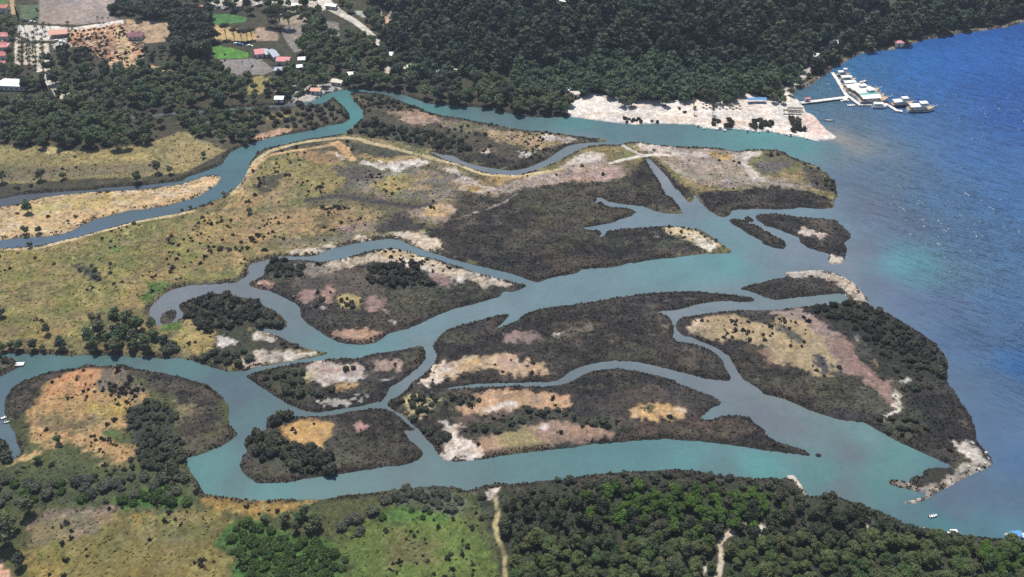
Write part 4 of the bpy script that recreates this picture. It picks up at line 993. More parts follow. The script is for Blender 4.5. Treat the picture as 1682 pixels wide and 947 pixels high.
def limbs(lobes, r0, col):
    """a trunk with limbs that run into the lobes"""
    top = max(l[2] for l in lobes); parts = []
    v, f = tube([(0, 0, -.4), (.08, .03, top * .3), (.02, -.06, top * .62), (0, 0, top * .9)], r0, r0 * .25, 6); parts.append((v, f, col))
    for l in lobes[1:7]:
        v, f = tube([(0, 0, top * .32), (l[0] * .5, l[1] * .5, top * .32 + (l[2] - top * .32) * .6), (l[0], l[1], l[2])], r0 * .5, r0 * .12, 4); parts.append((v, f, col))
    return merge(parts)

PROTO = {}
def proto(kind, k):
    """(crown mesh, trunk mesh or None, radius, height)"""
    key = (kind, k)
    if key in PROTO:
        return PROTO[key]
    g = np.random.default_rng(abs(hash(kind)) % 1000 * 0 + sum(map(ord, kind)) * 31 + k)
    trunk = None
    if kind == 'pine':
        R_, H = 3.2 + .6 * g.random(), 6.8 + 1.4 * g.random()
        lb = lobes_pine(g, R_, H, 7); n, leaf, col, mat = 420, .75, (.104, .156, .096), M_PINE
    elif kind == 'broad':
        R_, H = 3.3 + .7 * g.random(), 7 + 1.5 * g.random()
        lb = lobes_broad(g, R_, H, 17) if k % 3 else lobes_pine(g, R_ * .8, H * 1.15, 9) + lobes_broad(g, R_, H * .8, 8); n, leaf, col, mat = 2200, .42, (.130, .162, .084), M_LEAF
    elif kind == 'dark':
        R_, H = 3.1 + .6 * g.random(), 7.5 + 1.5 * g.random()
        lb = lobes_broad(g, R_, H, 9); n, leaf, col, mat = 650, .70, (.110, .138, .092), M_LEAF
    elif kind == 'bush':
        R_, H = 2.0 + .4 * g.random(), 2.6 + .8 * g.random()
        lb = lobes_bush(g, R_, H); n, leaf, col, mat = 380, .55, (.112, .124, .086), M_BUSH
    elif kind == 'greenbush':
        R_, H = 2.1 + .4 * g.random(), 2.1 + .6 * g.random()
        lb = lobes_bush(g, R_, H, 8); n, leaf, col, mat = 420, .55, (.072, .125, .034), M_BUSH
    elif kind == 'greybush':
        R_, H = 2.1 + .4 * g.random(), 2.2 + .6 * g.random()
        lb = lobes_bush(g, R_, H, 8); n, leaf, col, mat = 420, .5, (.125, .135, .100), M_BUSH
    elif kind == 'cypress':
        R_, H = 1.1, 13.0
        lb = [(0, 0, H * t, R_ * (1.05 - abs(t - .4) * 1.1), H * .13) for t in (.12, .24, .37, .5, .63, .76, .88)]; n, leaf, col, mat = 500, .5, (.030, .042, .026), M_PINE
    elif kind == 'umbrella':
        R_, H = 4.2 + .5 * g.random(), 13 + g.random()
        lb = [(0, 0, H * .92, R_ * .6, 1.2)] + [(R_ * .55 * math.cos(a), R_ * .55 * math.sin(a), H * (.86 + .06 * g.random()), R_ * .45, 1.0 + .3 * g.random()) for a in np.arange(0, 6.2, .9)]
        n, leaf, col, mat = 700, .65, (.050, .054, .038), M_PINE
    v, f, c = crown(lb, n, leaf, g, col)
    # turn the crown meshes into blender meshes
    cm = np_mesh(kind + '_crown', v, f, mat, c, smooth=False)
    tv, tf, tc = limbs(lb, {'umbrella': .38, 'pine': .26, 'cypress': .15}.get(kind, .28 if kind in ('broad', 'dark') else .10), (.1, .08, .06))
    tm = np_mesh(kind + '_trunk', tv, tf, M_BARKP if kind == 'umbrella' else M_BARK, None, smooth=True)
    # the same, crown and limbs in one mesh, for trees that are only a few pixels wide
    both = np_mesh(kind + '_tree', np.concatenate([v, tv]), np.concatenate([f, tf + len(v)]), mat, np.concatenate([c, tc]), smooth=False)
    both.materials.append(M_BARK)
    mi = np.zeros(len(f) + len(tf), np.int32); mi[len(f):] = 1
    both.polygons.foreach_set('material_index', mi)
    PROTO[key] = (cm, tm, both)
    return PROTO[key]

def scatter(poly, step, world=None, jitter=.45, keep=1.0, hill=False, minfld=.85, seed=1):
    w = W(S(poly)) if world is None else world
    g = np.random.default_rng(seed)
    x0, y0 = w.min(0); x1, y1 = w.max(0)
    x0, x1, y0, y1 = max(x0, GX0), min(x1, GX1), max(y0, GY0), min(y1, GY1 - 20)
    nx, ny = int((x1 - x0) / step) + 1, int((y1 - y0) / step) + 1
    if nx < 1 or ny < 1: return np.zeros((0, 2))
    r = raster(w, x0, y0, step, nx, ny)
    if r is None: return np.zeros((0, 2))
    jj, ii = np.nonzero(r[4])
    P = np.stack([x0 + (ii + r[2]) * step, y0 + (jj + r[0]) * step], 1)
    P[:, 0] += (jj % 2) * step * .5
    P += (g.random(P.shape) - .5) * 2 * jitter * step
    ok = (bilin(FLD.astype(float), P[:, 0], P[:, 1], GX0, GY0, GS) > minfld) & (g.random(len(P)) < keep)
    ok &= np.abs(P[:, 0]) < .405 * P[:, 1] + 135
    return P[ok]
TAKEN = np.zeros((NY, NX), bool)            # roads, houses, lawns: no trees there
def keep_clear(world):
    r = raster(world)
    if r: TAKEN[r[0]:r[1] + 1, r[2]:r[3] + 1] |= r[4]
def free(P):
    i = np.clip(((P[:, 0] - GX0) / GS).astype(int), 0, NX - 1); j = np.clip(((P[:, 1] - GY0) / GS).astype(int), 0, NY - 1)
    return P[~TAKEN[j, i]]

POOL = {'dark': [], 'bush': []}
NAME = {'pine': 'pine_tree', 'broad': 'broadleaf_tree', 'dark': 'dark_tree', 'bush': 'bush', 'greenbush': 'green_bush', 'greybush': 'grey_bush', 'cypress': 'cypress_tree', 'umbrella': 'umbrella_pine'}
CAT = {'pine': 'tree', 'broad': 'tree', 'dark': 'tree', 'bush': 'bush', 'greenbush': 'bush', 'greybush': 'bush', 'cypress': 'tree', 'umbrella': 'tree'}
def plant(kind, P, label, group, smin=.8, smax=1.2, parts=False, seed=5, sz=None, nvar=6, name=None):
    g = np.random.default_rng(seed)
    if kind in POOL and not parts and len(P) > 1 and name is None:
        POOL[kind].append((P, label, group, smin, smax, seed, sz)); return
    for k, (x, y) in enumerate(P):
        cm, tm, both = proto(kind, int(g.integers(nvar)))
        s = smin + (smax - smin) * g.random(); z = float(zt(x, y)) - .05
        rz = g.random() * 6.28
        if parts:
            o = link(name or NAME[kind], None, loc=(x, y, z))
            link('crown', cm, o); link('trunk', tm, o)
        else:
            o = link(name or NAME[kind], both, loc=(x, y, z))
        o.rotation_euler = (0, 0, rz); o.scale = (s, s, s * (.88 + .24 * g.random()) * (sz or 1))
        tag(o, label, CAT[kind], group)

def mass(name, kind, P, label, n_leaf, leaf, cols, smin, smax, seed=9, chunk=6, sz=1.0, groups=None):
    """a far-off wood or thicket as one mesh"""
    g = np.random.default_rng(seed)
    if groups:
        P = np.concatenate([q[0] for q in groups]); LO = np.concatenate([np.full(len(q[0]), q[1]) for q in groups]); HI = np.concatenate([np.full(len(q[0]), q[2]) for q in groups])
    else:
        LO, HI = np.full(len(P), smin), np.full(len(P), smax)
    if not len(P): return
    protos = []
    for k in range(chunk):
        if kind == 'pine':
            lb = lobes_pine(g, 3.3, 7.2, 6)
        elif kind == 'bush':
            lb = lobes_bush(g, 1.0, .9, 4)
        elif kind == 'leafbush':
            lb = lobes_bush(g, 2.0, 2.2, 5)
        else:
            lb = lobes_broad(g, 3.2, 7.0, 6)
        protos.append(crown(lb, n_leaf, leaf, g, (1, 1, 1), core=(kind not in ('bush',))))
    Vs, Fs, Cs, off = [], [], [], 0
    which = g.integers(chunk, size=len(P))
    zz = zt(P[:, 0], P[:, 1])
    for k in range(chunk):
        idx = np.nonzero(which == k)[0]
        if not len(idx): continue
        v, f, c = protos[k]
        m = len(idx)
        a = g.random(m) * 6.28; s = LO[idx] + (HI[idx] - LO[idx]) * g.random(m) ** 1.15
        ca, sa = np.cos(a)[:, None], np.sin(a)[:, None]
        X = (v[None, :, 0] * ca - v[None, :, 1] * sa) * s[:, None] + P[idx, 0, None]
        Y = (v[None, :, 0] * sa + v[None, :, 1] * ca) * s[:, None] + P[idx, 1, None]
        Zz = v[None, :, 2] * (s * sz * (.85 + .3 * g.random(m)))[:, None] + zz[idx, None]
        cl = np.asarray(cols)[g.integers(len(cols), size=m)] * (.62 + .76 * g.random((m, 1)))
        Vs.append(np.stack([X, Y, Zz], -1).reshape(-1, 3))
        Fs.append((f[None] + (np.arange(m) * len(v))[:, None, None]).reshape(-1, 4) + off)
        Cs.append(np.clip(c[None] * cl[:, None, :], .004, .6).reshape(-1, 3))
        off += m * len(v)
    me = np_mesh(name, np.concatenate(Vs), np.concatenate(Fs), M_STUFF, np.concatenate(Cs), smooth=False)
    tag(link(name, me), label, name.replace('_', ' '), kind='stuff')

# ------------------------------------------------------------------ built things
class MB:
    """collects shapes of one part"""
    def __init__(s): s.v, s.f = [], []
    def add(s, v, f):
        o = len(s.v); s.v += [tuple(map(float, p)) for p in v]; s.f += [[i + o for i in q] for q in f]; return s
    def box(s, x0, x1, y0, y1, z0, z1, rz=0.0, at=(0, 0, 0)):
        P = [(x, y, z) for z in (z0, z1) for x, y in ((x0, y0), (x1, y0), (x1, y1), (x0, y1))]
        c, n = math.cos(rz), math.sin(rz)
        P = [(x * c - y * n + at[0], x * n + y * c + at[1], z + at[2]) for x, y, z in P]
        return s.add(P, [(3, 2, 1, 0), (4, 5, 6, 7), (0, 1, 5, 4), (1, 2, 6, 5), (2, 3, 7, 6), (3, 0, 4, 7)])
    def tube(s, pts, r0, r1=None, n=6):
        v, f = tube(pts, r0, r0 if r1 is None else r1, n)
        k = len(v)
        return s.add(v, [list(q) for q in f] + [list(range(n))[::-1], list(range(k - n, k))])
    def bar(s, a, b, r):
        a, b = Vector(a), Vector(b); d = (b - a); q = d.to_track_quat('Z', 'Y'); P = []
        for t in (0, d.length):
            for i in range(5):
                an = i * 1.2566; P.append(a + q @ Vector((r * math.cos(an), r * math.sin(an), t)))
        return s.add(P, [(i, (i + 1) % 5, 5 + (i + 1) % 5, 5 + i) for i in range(5)] + [(4, 3, 2, 1, 0), (5, 6, 7, 8, 9)])
    def build(s, name, mat, parent=None, loc=None, smooth=False, bevel=0):
        me = bpy.data.meshes.new(name); me.from_pydata(s.v, [], s.f); me.update()
        if smooth:
            me.polygons.foreach_set('use_smooth', [True] * len(me.polygons))
        me.materials.append(mat)
        return link(name, me, parent, loc)
def thing(name, label, cat, loc, rz=0.0, group=None):
    o = link(name, None, loc=loc); o.rotation_euler = (0, 0, rz)
    return tag(o, label, cat, group)

M_WHITE = simple_mat('white_paint', (.78, .78, .76), .45, var=.06, linear=True)
M_CREAM = simple_mat('cream_canvas', (.62, .56, .46), .8, var=.10, linear=True)
M_NAVY = simple_mat('navy_paint', (.03, .04, .10), .4, var=.1, linear=True)
M_TEALC = simple_mat('teal_canvas', (.10, .38, .36), .8, var=.1, linear=True)
M_GLASS = simple_mat('dark_glass', (.03, .035, .05), .15, var=.05, linear=True)
M_TEAK = simple_mat('deck_wood', (.42, .31, .20), .7, var=.15, linear=True)
M_WOOD = simple_mat('brown_wood', (.10, .075, .055), .8, var=.2, linear=True)
M_PONT = simple_mat('pale_planks', (.60, .57, .53), .8, var=.12, linear=True)
M_REDT = simple_mat('red_tiles', (.46, .17, .14), .85, var=.2, scale=3, linear=True)
M_PINKT = simple_mat('pink_roof', (.60, .25, .25), .8, var=.15, linear=True)
M_SALM = simple_mat('salmon_roof', (.62, .34, .25), .8, var=.15, linear=True)
M_MAROON = simple_mat('maroon_roof', (.20, .085, .10), .8, var=.15, linear=True)
M_BLUEGR = simple_mat('blue_grey_roof', (.30, .34, .40), .6, var=.12, linear=True)
M_WALL = simple_mat('rendered_wall', (.60, .56, .50), .9, var=.1, linear=True)
M_GREYM = simple_mat('grey_metal', (.30, .31, .33), .5, var=.1, linear=True)
M_TYRE = simple_mat('tyre_rubber', (.02, .02, .02), .9, linear=True)
M_BLUEP = simple_mat('blue_paint', (.08, .24, .50), .5, linear=True)
M_BLACKP = simple_mat('dark_paint', (.03, .035, .045), .4, linear=True)
M_SILVER = simple_mat('silver_paint', (.50, .51, .53), .35, linear=True)
M_LIME = simple_mat('pale_stone', (.52, .48, .42), .95, var=.2, linear=True)

def hull_shape(L_, B, D, bow=.32, sheer=.35, draft=.4, stern=.8):
    n = 11; V = []; F = []
    for k in range(n):
        t = k / (n - 1); x = -L_ / 2 + L_ * t
        w = B / 2 * (stern + (1 - stern) * min(1, t / .35)) * (1 - max(0, (t - (1 - bow)) / bow) ** 2.0) + .03
        z = D + sheer * D * (2 * t - .7) ** 2 * (1 if t > .35 else .35)
        V += [(x, -w, z), (x + .0, -w * .86, D * .25), (x - L_ * .02 * t, 0, -draft), (x, w * .86, D * .25), (x, w, z)]
    for k in range(n - 1):
        for j in range(4):
            F.append([k * 5 + j, k * 5 + j + 1, (k + 1) * 5 + j + 1, (k + 1) * 5 + j])
    F.append([0, 1, 2, 3, 4])
    return V, F, [(V[k * 5], V[k * 5 + 4]) for k in range(n)]
def deck_shape(rim, dz, inset=.1):
    V = []; F = []
    for a, b in rim:
        V += [(a[0], a[1] + inset, a[2] - dz), (b[0], b[1] - inset, b[2] - dz)]
    for k in range(len(rim) - 1):
        F.append([2 * k, 2 * k + 2, 2 * k + 3, 2 * k + 1])
    return V, F
def tour_boat(label, x, y, rz, L_=14.0, roof=M_WHITE, hull=M_WHITE, masts=1, upper=False, stripe=None, sprit=False, tent=False, group='tour boats along the pontoon'):
    B, D = L_ * .32, L_ * .10
    t = thing('tour_boat', label, 'boat', (x, y, 0), rz, group)
    v, f, rim = hull_shape(L_, B, D)
    h = MB().add(v, f).build('hull', hull, t, smooth=False)
    if stripe:
        s = MB()
        for a, b in zip(rim[:-1], rim[1:]):
            for k in (0, 1):
                p, q = a[k], b[k]; o = -.04 if k == 0 else .04
                s.add([(p[0], p[1] + o, p[2] - .10 * D), (q[0], q[1] + o, q[2] - .10 * D), (q[0], q[1] * .97 + o, q[2] - .5 * D), (p[0], p[1] * .97 + o, p[2] - .5 * D)], [(0, 1, 2, 3)])
        s.build('hull_stripe', stripe, h)
    dv, df = deck_shape(rim, .18, .12)
    MB().add(dv, df).build('deck', M_TEAK, t)
    r = MB()
    for k in (0, 1):
        for a, b in zip(rim[:-1], rim[1:]):
            r.bar((a[k][0], a[k][1], a[k][2] + .45), (b[k][0], b[k][1], b[k][2] + .45), .04)
        for a in rim:
            r.bar(a[k], (a[k][0], a[k][1], a[k][2] + .45), .03)
    r.build('rail', M_WHITE, t)
    cz = D - .1
    c = MB().box(-L_ * .28, L_ * .10, -B * .30, B * .30, cz, cz + 1.7).build('cabin', M_WHITE, t)
    for s in (-1, 1):
        for k in range(4):
            xx = -L_ * .26 + k * L_ * .09
            MB().box(xx, xx + L_ * .06, s * B * .30 - .02, s * B * .30 + .02, cz + .75, cz + 1.35).build('cabin_window', M_GLASS, c)
    MB().box(L_ * .10 - .02, L_ * .10 + .03, -B * .24, B * .24, cz + .8, cz + 1.4).build('windscreen', M_GLASS, c)
    rz_ = cz + 2.25
    rf = MB()
    rf.add([(-L_ * .44, -B * .44, rz_), (L_ * .20, -B * .42, rz_), (L_ * .20, B * .42, rz_), (-L_ * .44, B * .44, rz_), (-L_ * .43, -B * .16, rz_ + .28), (L_ * .19, -B * .16, rz_ + .28), (L_ * .19, B * .16, rz_ + .28), (-L_ * .43, B * .16, rz_ + .28)],
           [(3, 2, 1, 0), (0, 1, 5, 4), (4, 5, 6, 7), (7, 6, 2, 3), (1, 2, 6, 5), (0, 4, 7, 3)])
    rf = rf.build('canopy', roof, t)
    for k in range(5):
        for s in (-1, 1):
            xx = -L_ * .43 + k * L_ * .155
            MB().bar((xx, s * B * .40, D - .1), (xx, s * B * .40, rz_), .05).build('canopy_post', M_WHITE, t)
    if upper:
        u = MB().box(-L_ * .06, L_ * .16, -B * .26, B * .26, rz_ + .28, rz_ + 1.7).build('wheelhouse', M_WHITE, t)
        MB().box(-L_ * .065, L_ * .165, -B * .265, B * .265, rz_ + .9, rz_ + 1.4).build('wheelhouse_window', M_GLASS, u)
        MB().box(-L_ * .09, L_ * .19, -B * .31, B * .31, rz_ + 1.72, rz_ + 1.84).build('wheelhouse_roof', M_WHITE, u)
    for k in range(masts):
        xm = L_ * (.24 - .42 * k); m = MB().tube([(xm, 0, D - .1), (xm, 0, D + L_ * .62 - k)], .10, .05, 5)
        m.bar((xm, 0, D + L_ * .25), (xm - L_ * .22, 0, D + L_ * .25), .06); m.bar((xm, 0, D + L_ * .60), (L_ * .49, 0, D * 1.4), .02)
        m.build('mast', M_WOOD if k == 0 else M_WHITE, t)
    if sprit:
        MB().tube([(L_ * .46, 0, D * 1.45), (L_ * .62, 0, D * 2.0)], .13, .07, 5).build('bowsprit', M_WHITE, t)
    if tent:
        n = 8; V = []; F = []
        for k in range(n + 1):
            a = math.pi * k / n
            V += [(-L_ * .46, -B * .5 * math.cos(a), D * .9 + 1.5 * math.sin(a)), (L_ * .40, -B * .45 * math.cos(a), D * .9 + 1.2 * math.sin(a)), (L_ * .49, -B * .12 * math.cos(a), D * .9 + .3 * math.sin(a))]
        for k in range(n):
            F += [(3 * k, 3 * k + 3, 3 * k + 4, 3 * k + 1), (3 * k + 1, 3 * k + 4, 3 * k + 5, 3 * k + 2)]
        MB().add(V, F).build('winter_cover', M_WHITE, t)
    return t
def heading(p, q):
    (x0, y0), (x1, y1) = W([p, q]); return math.atan2(y1 - y0, x1 - x0), math.hypot(x1 - x0, y1 - y0), ((x0 + x1) / 2, (y0 + y1) / 2)
def moor(label, txt, **kw):
    p, q = S(txt); rz, ln, c = heading(p, q)
    return tour_boat(label, c[0], c[1], rz, L_=kw.pop('L_', ln * 1.08), **kw)
moor('white motor boat with blue tinted windows moored at the landward end of the pontoon', 'Q 125,205 305,200', roof=M_WHITE, hull=M_WHITE, masts=0, upper=True, stripe=M_NAVY)
moor('white tour boat with a wide plain canopy, second from the landward end of the pontoon', 'Q 165,282 385,275', masts=0)
moor('white tour boat with a pale blue-edged canopy, third from the landward end of the pontoon', 'Q 205,362 445,345', masts=0, stripe=M_TEALC)
moor('white gulet with one mast, fourth from the landward end of the pontoon', 'Q 235,430 525,395', masts=1, sprit=True)
moor('white tour boat with a cream canopy behind the dark speedboat', 'Q 300,470 600,430', masts=0, roof=M_CREAM, upper=True)
moor('white two-masted gulet with its bow past the others in the middle of the row', 'Q 350,500 700,440', masts=2, sprit=True)
moor('white tour boat with cream canopy and brown wheelhouse side in the middle of the row', 'Q 400,535 720,490', masts=0, roof=M_CREAM, stripe=M_WOOD, upper=True)
moor('tour boat with a teal canopy near the bend of the pontoon', 'Q 430,560 770,520', masts=1, roof=M_TEALC)
moor('white gulet with dark hull lying along the straight pontoon section', 'Q 445,590 830,565', masts=2, hull=M_WHITE, stripe=M_NAVY, sprit=True)
moor('boat under a smooth white cover moored on the near side of the pontoon', 'Q 625,655 825,655', masts=0, tent=True, roof=M_WHITE)
moor('navy hulled gulet with white upper deck beside the outer pontoon', 'Q 900,635 1190,615', masts=2, hull=M_NAVY, upper=True, sprit=True)
moor('largest boat, white two-deck cruiser with navy stripe at the outer pontoon end', 'Q 1130,705 1480,690', masts=0, upper=True, stripe=M_NAVY, sprit=True)

def small_boat(label, x, y, rz, L_=4.6, hull=M_WHITE, inner=M_WHITE, awning=None, group=None, name='rowing_boat'):
    t = thing(name, label, 'boat', (x, y, .02), rz, group)
    v, f, rim = hull_shape(L_, L_ * .36, .55, bow=.5, sheer=.3, draft=.2, stern=.85)
    MB().add(v, f).build('hull', hull, t)
    dv, df = deck_shape(rim, .3, .12); MB().add(dv, df).build('floor', inner, t)
    for k in (-.28, .0, .22):
        MB().box(L_ * k - .12, L_ * k + .12, -L_ * .14, L_ * .14, .36, .42).build('seat', M_WOOD, t)
    MB().box(-L_ * .5 - .28, -L_ * .5 - .02, -.16, .16, .15, .85).build('outboard_motor', M_BLACKP, t)
    if awning:
        a = MB().box(-L_ * .30, L_ * .20, -L_ * .16, L_ * .16, 1.55, 1.62).build('awning', awning, t)
        for xx in (-.29, .19):
            for yy in (-.15, .15):
                MB().bar((L_ * xx, L_ * yy, .5), (L_ * xx, L_ * yy, 1.56), .03).build('awning_post', M_WHITE, a)
    return t
for k, (bx, by) in enumerate([(865, 318), (905, 332), (990, 336), (1020, 334), (1055, 344), (1150, 340), (1205, 352), (1250, 350), (1282, 352), (1345, 352), (1410, 362), (1465, 372), (1505, 382), (1618, 398)]):
    x, y = W(S('B %d,%d' % (bx, by)))[0]
    small_boat('small white boat in the line moored along the river side of the beach', x, y - .5, random.uniform(1.2, 1.9), random.uniform(4.2, 5.6), awning=M_WHITE if k % 3 == 0 else None, group='boats moored along the beach')
def boat_at(txt, label, rz, L_, **kw):
    x, y = W(S(txt))[0]; return small_boat(label, x, y, rz, L_, **kw)
boat_at('P 430,636', 'small grey boat floating alone off the sandy point', -.1, 6.0, hull=M_GREYM, inner=M_GREYM)
boat_at('P 640,492', 'slim white boat drifting just below the jetty crossing', .05, 5.5)
boat_at('P 580,448', 'white boat tied under the jetty crossing', .1, 6.0, awning=M_WHITE)
boat_at('T23 930,738', 'white boat close to the near shore left of the blue boat', .0, 5.0, awning=M_WHITE)
boat_at('T23 1235,750', 'white boat with a blue awning at the near shore by the right edge', .1, 8.5, hull=M_WHITE, awning=M_BLUEP, name='awning_boat')
boat_at('T23 1235,775', 'little white dinghy just in front of the blue awning boat', .4, 3.0)
boat_at('T23 830,653', 'tiny white boat on the water beyond the dark headland tree', .2, 3.4)
boat_at('T23 780,716', 'white dinghy half hidden by the headland trees', .3, 3.2)
for k, q in enumerate(('T01 668,446', 'T01 628,437', 'T01 590,433')):
    boat_at(q, ('brightest white boat at the wooded river bank, right of two more', 'middle one of three white boats at the wooded river bank', 'left one of three white boats at the wooded river bank')[k], .2, 4.2)
boat_at('T20 28,172', 'white boat at the left shore of the round peninsula', .6, 3.6)
boat_at('T20 40,195', 'grey boat just below the white one at the left shore', .4, 3.0, hull=M_GREYM)
# a sailing dinghy
x, y = W(S('Q 490,300'))[0]
t = thing('sailing_boat', 'little white boat with a bare mast beyond the row of tour boats', 'boat', (x, y, .02), .5)
v, f, rim = hull_shape(6, 2.0, .7, bow=.5); MB().add(v, f).build('hull', M_WHITE, t); dv, df = deck_shape(rim, .12, .08); MB().add(dv, df).build('deck', M_CREAM, t)
MB().tube([(.6, 0, .6), (.6, 0, 8.5)], .07, .04, 5).bar((.6, 0, 1.4), (-2.2, 0, 1.5), .06).build('mast', M_WHITE, t)

# jetty and pontoon
def walkway(name, label, cat, pts, width, z, posts, mat=M_PONT):
    P = W(pts); t = thing(name, label, cat, (P[0][0], P[0][1], 0)); P = P - P[0]
    d = np.gradient(P, axis=0); d /= np.linalg.norm(d, axis=1)[:, None]; nr = np.stack([-d[:, 1], d[:, 0]], 1) * width / 2
    V = []; F = []
    for k in range(len(P)):
        a, b = P[k] + nr[k], P[k] - nr[k]
        V += [(*a, z), (*b, z), (*a, z - .35), (*b, z - .35)]
    for k in range(len(P) - 1):
        i = 4 * k; F += [(i, i + 1, i + 5, i + 4), (i + 2, i + 6, i + 7, i + 3), (i, i + 4, i + 6, i + 2), (i + 1, i + 3, i + 7, i + 5)]
    F += [(0, 2, 3, 1), (4 * len(P) - 4, 4 * len(P) - 3, 4 * len(P) - 1, 4 * len(P) - 2)]
    MB().add(V, F).build('walkway', mat, t)
    L_ = np.concatenate([[0], np.cumsum(np.linalg.norm(np.diff(P, axis=0), axis=1))])
    for s in np.arange(1.0, L_[-1], posts):
        k = min(np.searchsorted(L_, s) - 1, len(P) - 2); u = (s - L_[k]) / (L_[k + 1] - L_[k]); c = P[k] * (1 - u) + P[k + 1] * u
        for sg in (-1, 1):
            q = c + nr[k] * sg * .92
            MB().tube([(q[0], q[1], -1.2), (q[0], q[1], z + .55)], .16, .14, 5).build('pile', M_WOOD, t)
    return t
walkway('jetty', 'long straight plank jetty from the beach point to the pontoon', 'jetty', S('P 145,478 300,460 450,441 600,422'), 2.6, 1.15, 7)
walkway('pontoon', 'pale zigzag pontoon with the tour boats moored to it', 'pontoon', S('P 455,178 500,245 545,320 590,398 640,430 720,490 850,487 980,485 1030,515 1080,547 1135,553'), 2.4, .75, 9)
x, y = W(S('P 205,462'))[0]
t = thing('gatehouse', 'small pink-roofed hut at the landward end of the jetty', 'hut', (x, y, 1.15), .1)
MB().box(-1.6, 1.6, -.9, .9, 0, 1.9).build('wall', M_WALL, t); MB().add([(-1.9, -1.2, 1.9), (1.9, -1.2, 1.9), (1.9, 1.2, 1.9), (-1.9, 1.2, 1.9), (-1.9, 0, 2.7), (1.9, 0, 2.7)], [(0, 1, 5, 4), (2, 3, 4, 5), (0, 4, 3), (1, 2, 5), (3, 2, 1, 0)]).build('roof', M_PINKT, t)
MB().box(-.45, .45, -.95, -.9, 0, 1.7).build('door', M_WOOD, t)
x, y = W(S('T10 97,856'))[0]
t = thing('landing_stage', 'short white landing stage at the tip of the left spit', 'jetty', (x, y, .1), .05)
MB().box(-1.9, 1.9, -1.0, 1.0, .45, .62).build('platform', M_WHITE, t)
for a in (-1.6, 1.6):
    for b_ in (-.8, .8):
        MB().tube([(a, b_, -1), (a, b_, .45)], .1, .1, 5).build('pile', M_WOOD, t)

# houses
def house(label, px, w, d, h, rz=0.0, roof=M_REDT, hip=False, rise=1.5, wall=M_WALL, name='house', group=None, chimney=False, flat=False, open_=False, cat='house'):
    x, y = W([px])[0]; z = float(zt(x, y)) - .15
    keep_clear(np.array([(x - w / 2, y - d / 2 - 1), (x + w / 2, y - d / 2 - 1), (x + w / 2, y + d / 2), (x - w / 2, y + d / 2)]))
    t = thing(name, label, cat, (x, y, z), rz, group)
    if open_:
        for a in np.linspace(-w / 2 + .3, w / 2 - .3, 4):
            for b_ in (-d / 2 + .3, d / 2 - .3):
                MB().box(a - .12, a + .12, b_ - .12, b_ + .12, 0, h).build('post', M_WOOD, t)
    else:
        wl = MB().box(-w / 2, w / 2, -d / 2, d / 2, 0, h).build('wall', wall, t)
        for k in range(max(1, int(w / 3))):
            xx = -w / 2 + (k + .5) * w / max(1, int(w / 3))
            if k == 0:
                MB().box(xx - .5, xx + .5, -d / 2 - .05, -d / 2 - .003, .05, 2.1).build('door', M_WOOD, t)
            else:
                MB().box(xx - .55, xx + .55, -d / 2 - .05, -d / 2 - .003, 1.0, 2.1).build('window', M_GLASS, t)
        for sg in (-1, 1):
            MB().box(sg * (w / 2 + .025) - .022, sg * (w / 2 + .025) + .022, -.6, .6, 1.0, 2.1).build('window', M_GLASS, t)
    e = .5; a, b_ = w / 2 + e, d / 2 + e
    if flat:
        r = MB().box(-a, a, -b_, b_, h + .004, h + .3)
    else:
        i = a - (b_ if hip else 0)
        r = MB().add([(-a, -b_, h + .004), (a, -b_, h + .004), (a, b_, h + .004), (-a, b_, h + .004), (-i, 0, h + rise), (i, 0, h + rise)], [(0, 1, 5, 4), (2, 3, 4, 5), (3, 0, 4), (1, 2, 5), (3, 2, 1, 0)])
    r = r.build('roof', roof, t)
    if chimney:
        MB().box(w * .2, w * .2 + .7, .2, .9, h + .3, h + rise + .7).build('chimney', wall, r)
    return t
RED = [((5, 20), 'topmost red-roofed house at the left edge, beside the pale lane'), ((3, 66), 'red-roofed house below the topmost one at the left edge'), ((12, 66), 'small pinkish hip-roofed house touching the second red roof'), ((4, 82), 'red-roofed house in the middle of the left edge row'), ((11, 84), 'pink-roofed annexe right of the middle red roof'), ((5, 98), 'red-roofed house fourth down the left edge'), ((3, 114), 'lowest red-roofed house at the left edge')]
for k, (p, lab) in enumerate(RED):
    house(lab, p, (8, 8.5, 4.5, 7, 4.5, 7.5, 6)[k], 6, 4.0, .05, [M_REDT, M_REDT, M_PINKT, M_REDT, M_PINKT, M_REDT, M_REDT][k], hip=k % 2 == 0, chimney=k in (0, 3), group='red roofs at the left edge')
house('long open pavilion with a salmon roof on the white forecourt', (99, 60), 12, 8, 3.2, .18, M_SALM, open_=True, name='pavilion', cat='pavilion', rise=1.8)
house('low hall with a wide white roof among the village palms', (26, 145), 17, 9, 3.6, -.08, M_WHITE, name='hall', cat='hall', rise=.9)
house('lone house with a maroon roof beside the orange clearing', (225, 64), 9.5, 7, 3.2, -.03, M_MAROON, hip=True, rise=1.8, chimney=True)
house('house with a pink roof at the end of the bright lawn', (427, 93), 5.5, 7.5, 3.2, .3, M_PINKT, name='house')
house('long narrow shed with a blue-grey roof, left of the bright pink roof', (449, 95), 4.0, 12, 3, .62, M_BLUEGR, name='shed', cat='shed')
house('second narrow grey shed nearer to the pink roofed house', (437, 92), 3.0, 9, 2.8, .62, M_GREYM, name='shed', cat='shed')
house('house with the brightest pink-red roof, wide and low', (467, 105), 8.5, 6, 3.2, -.06, M_PINKT, rise=1.2)
house('blue-grey flat-roofed house in front of the pink-red roof', (464, 121), 9, 4.5, 3, .12, M_BLUEGR, flat=True)
house('little white house right of the pink-red roof', (497, 103), 4.5, 4, 3, .1, M_WHITE, rise=.8)
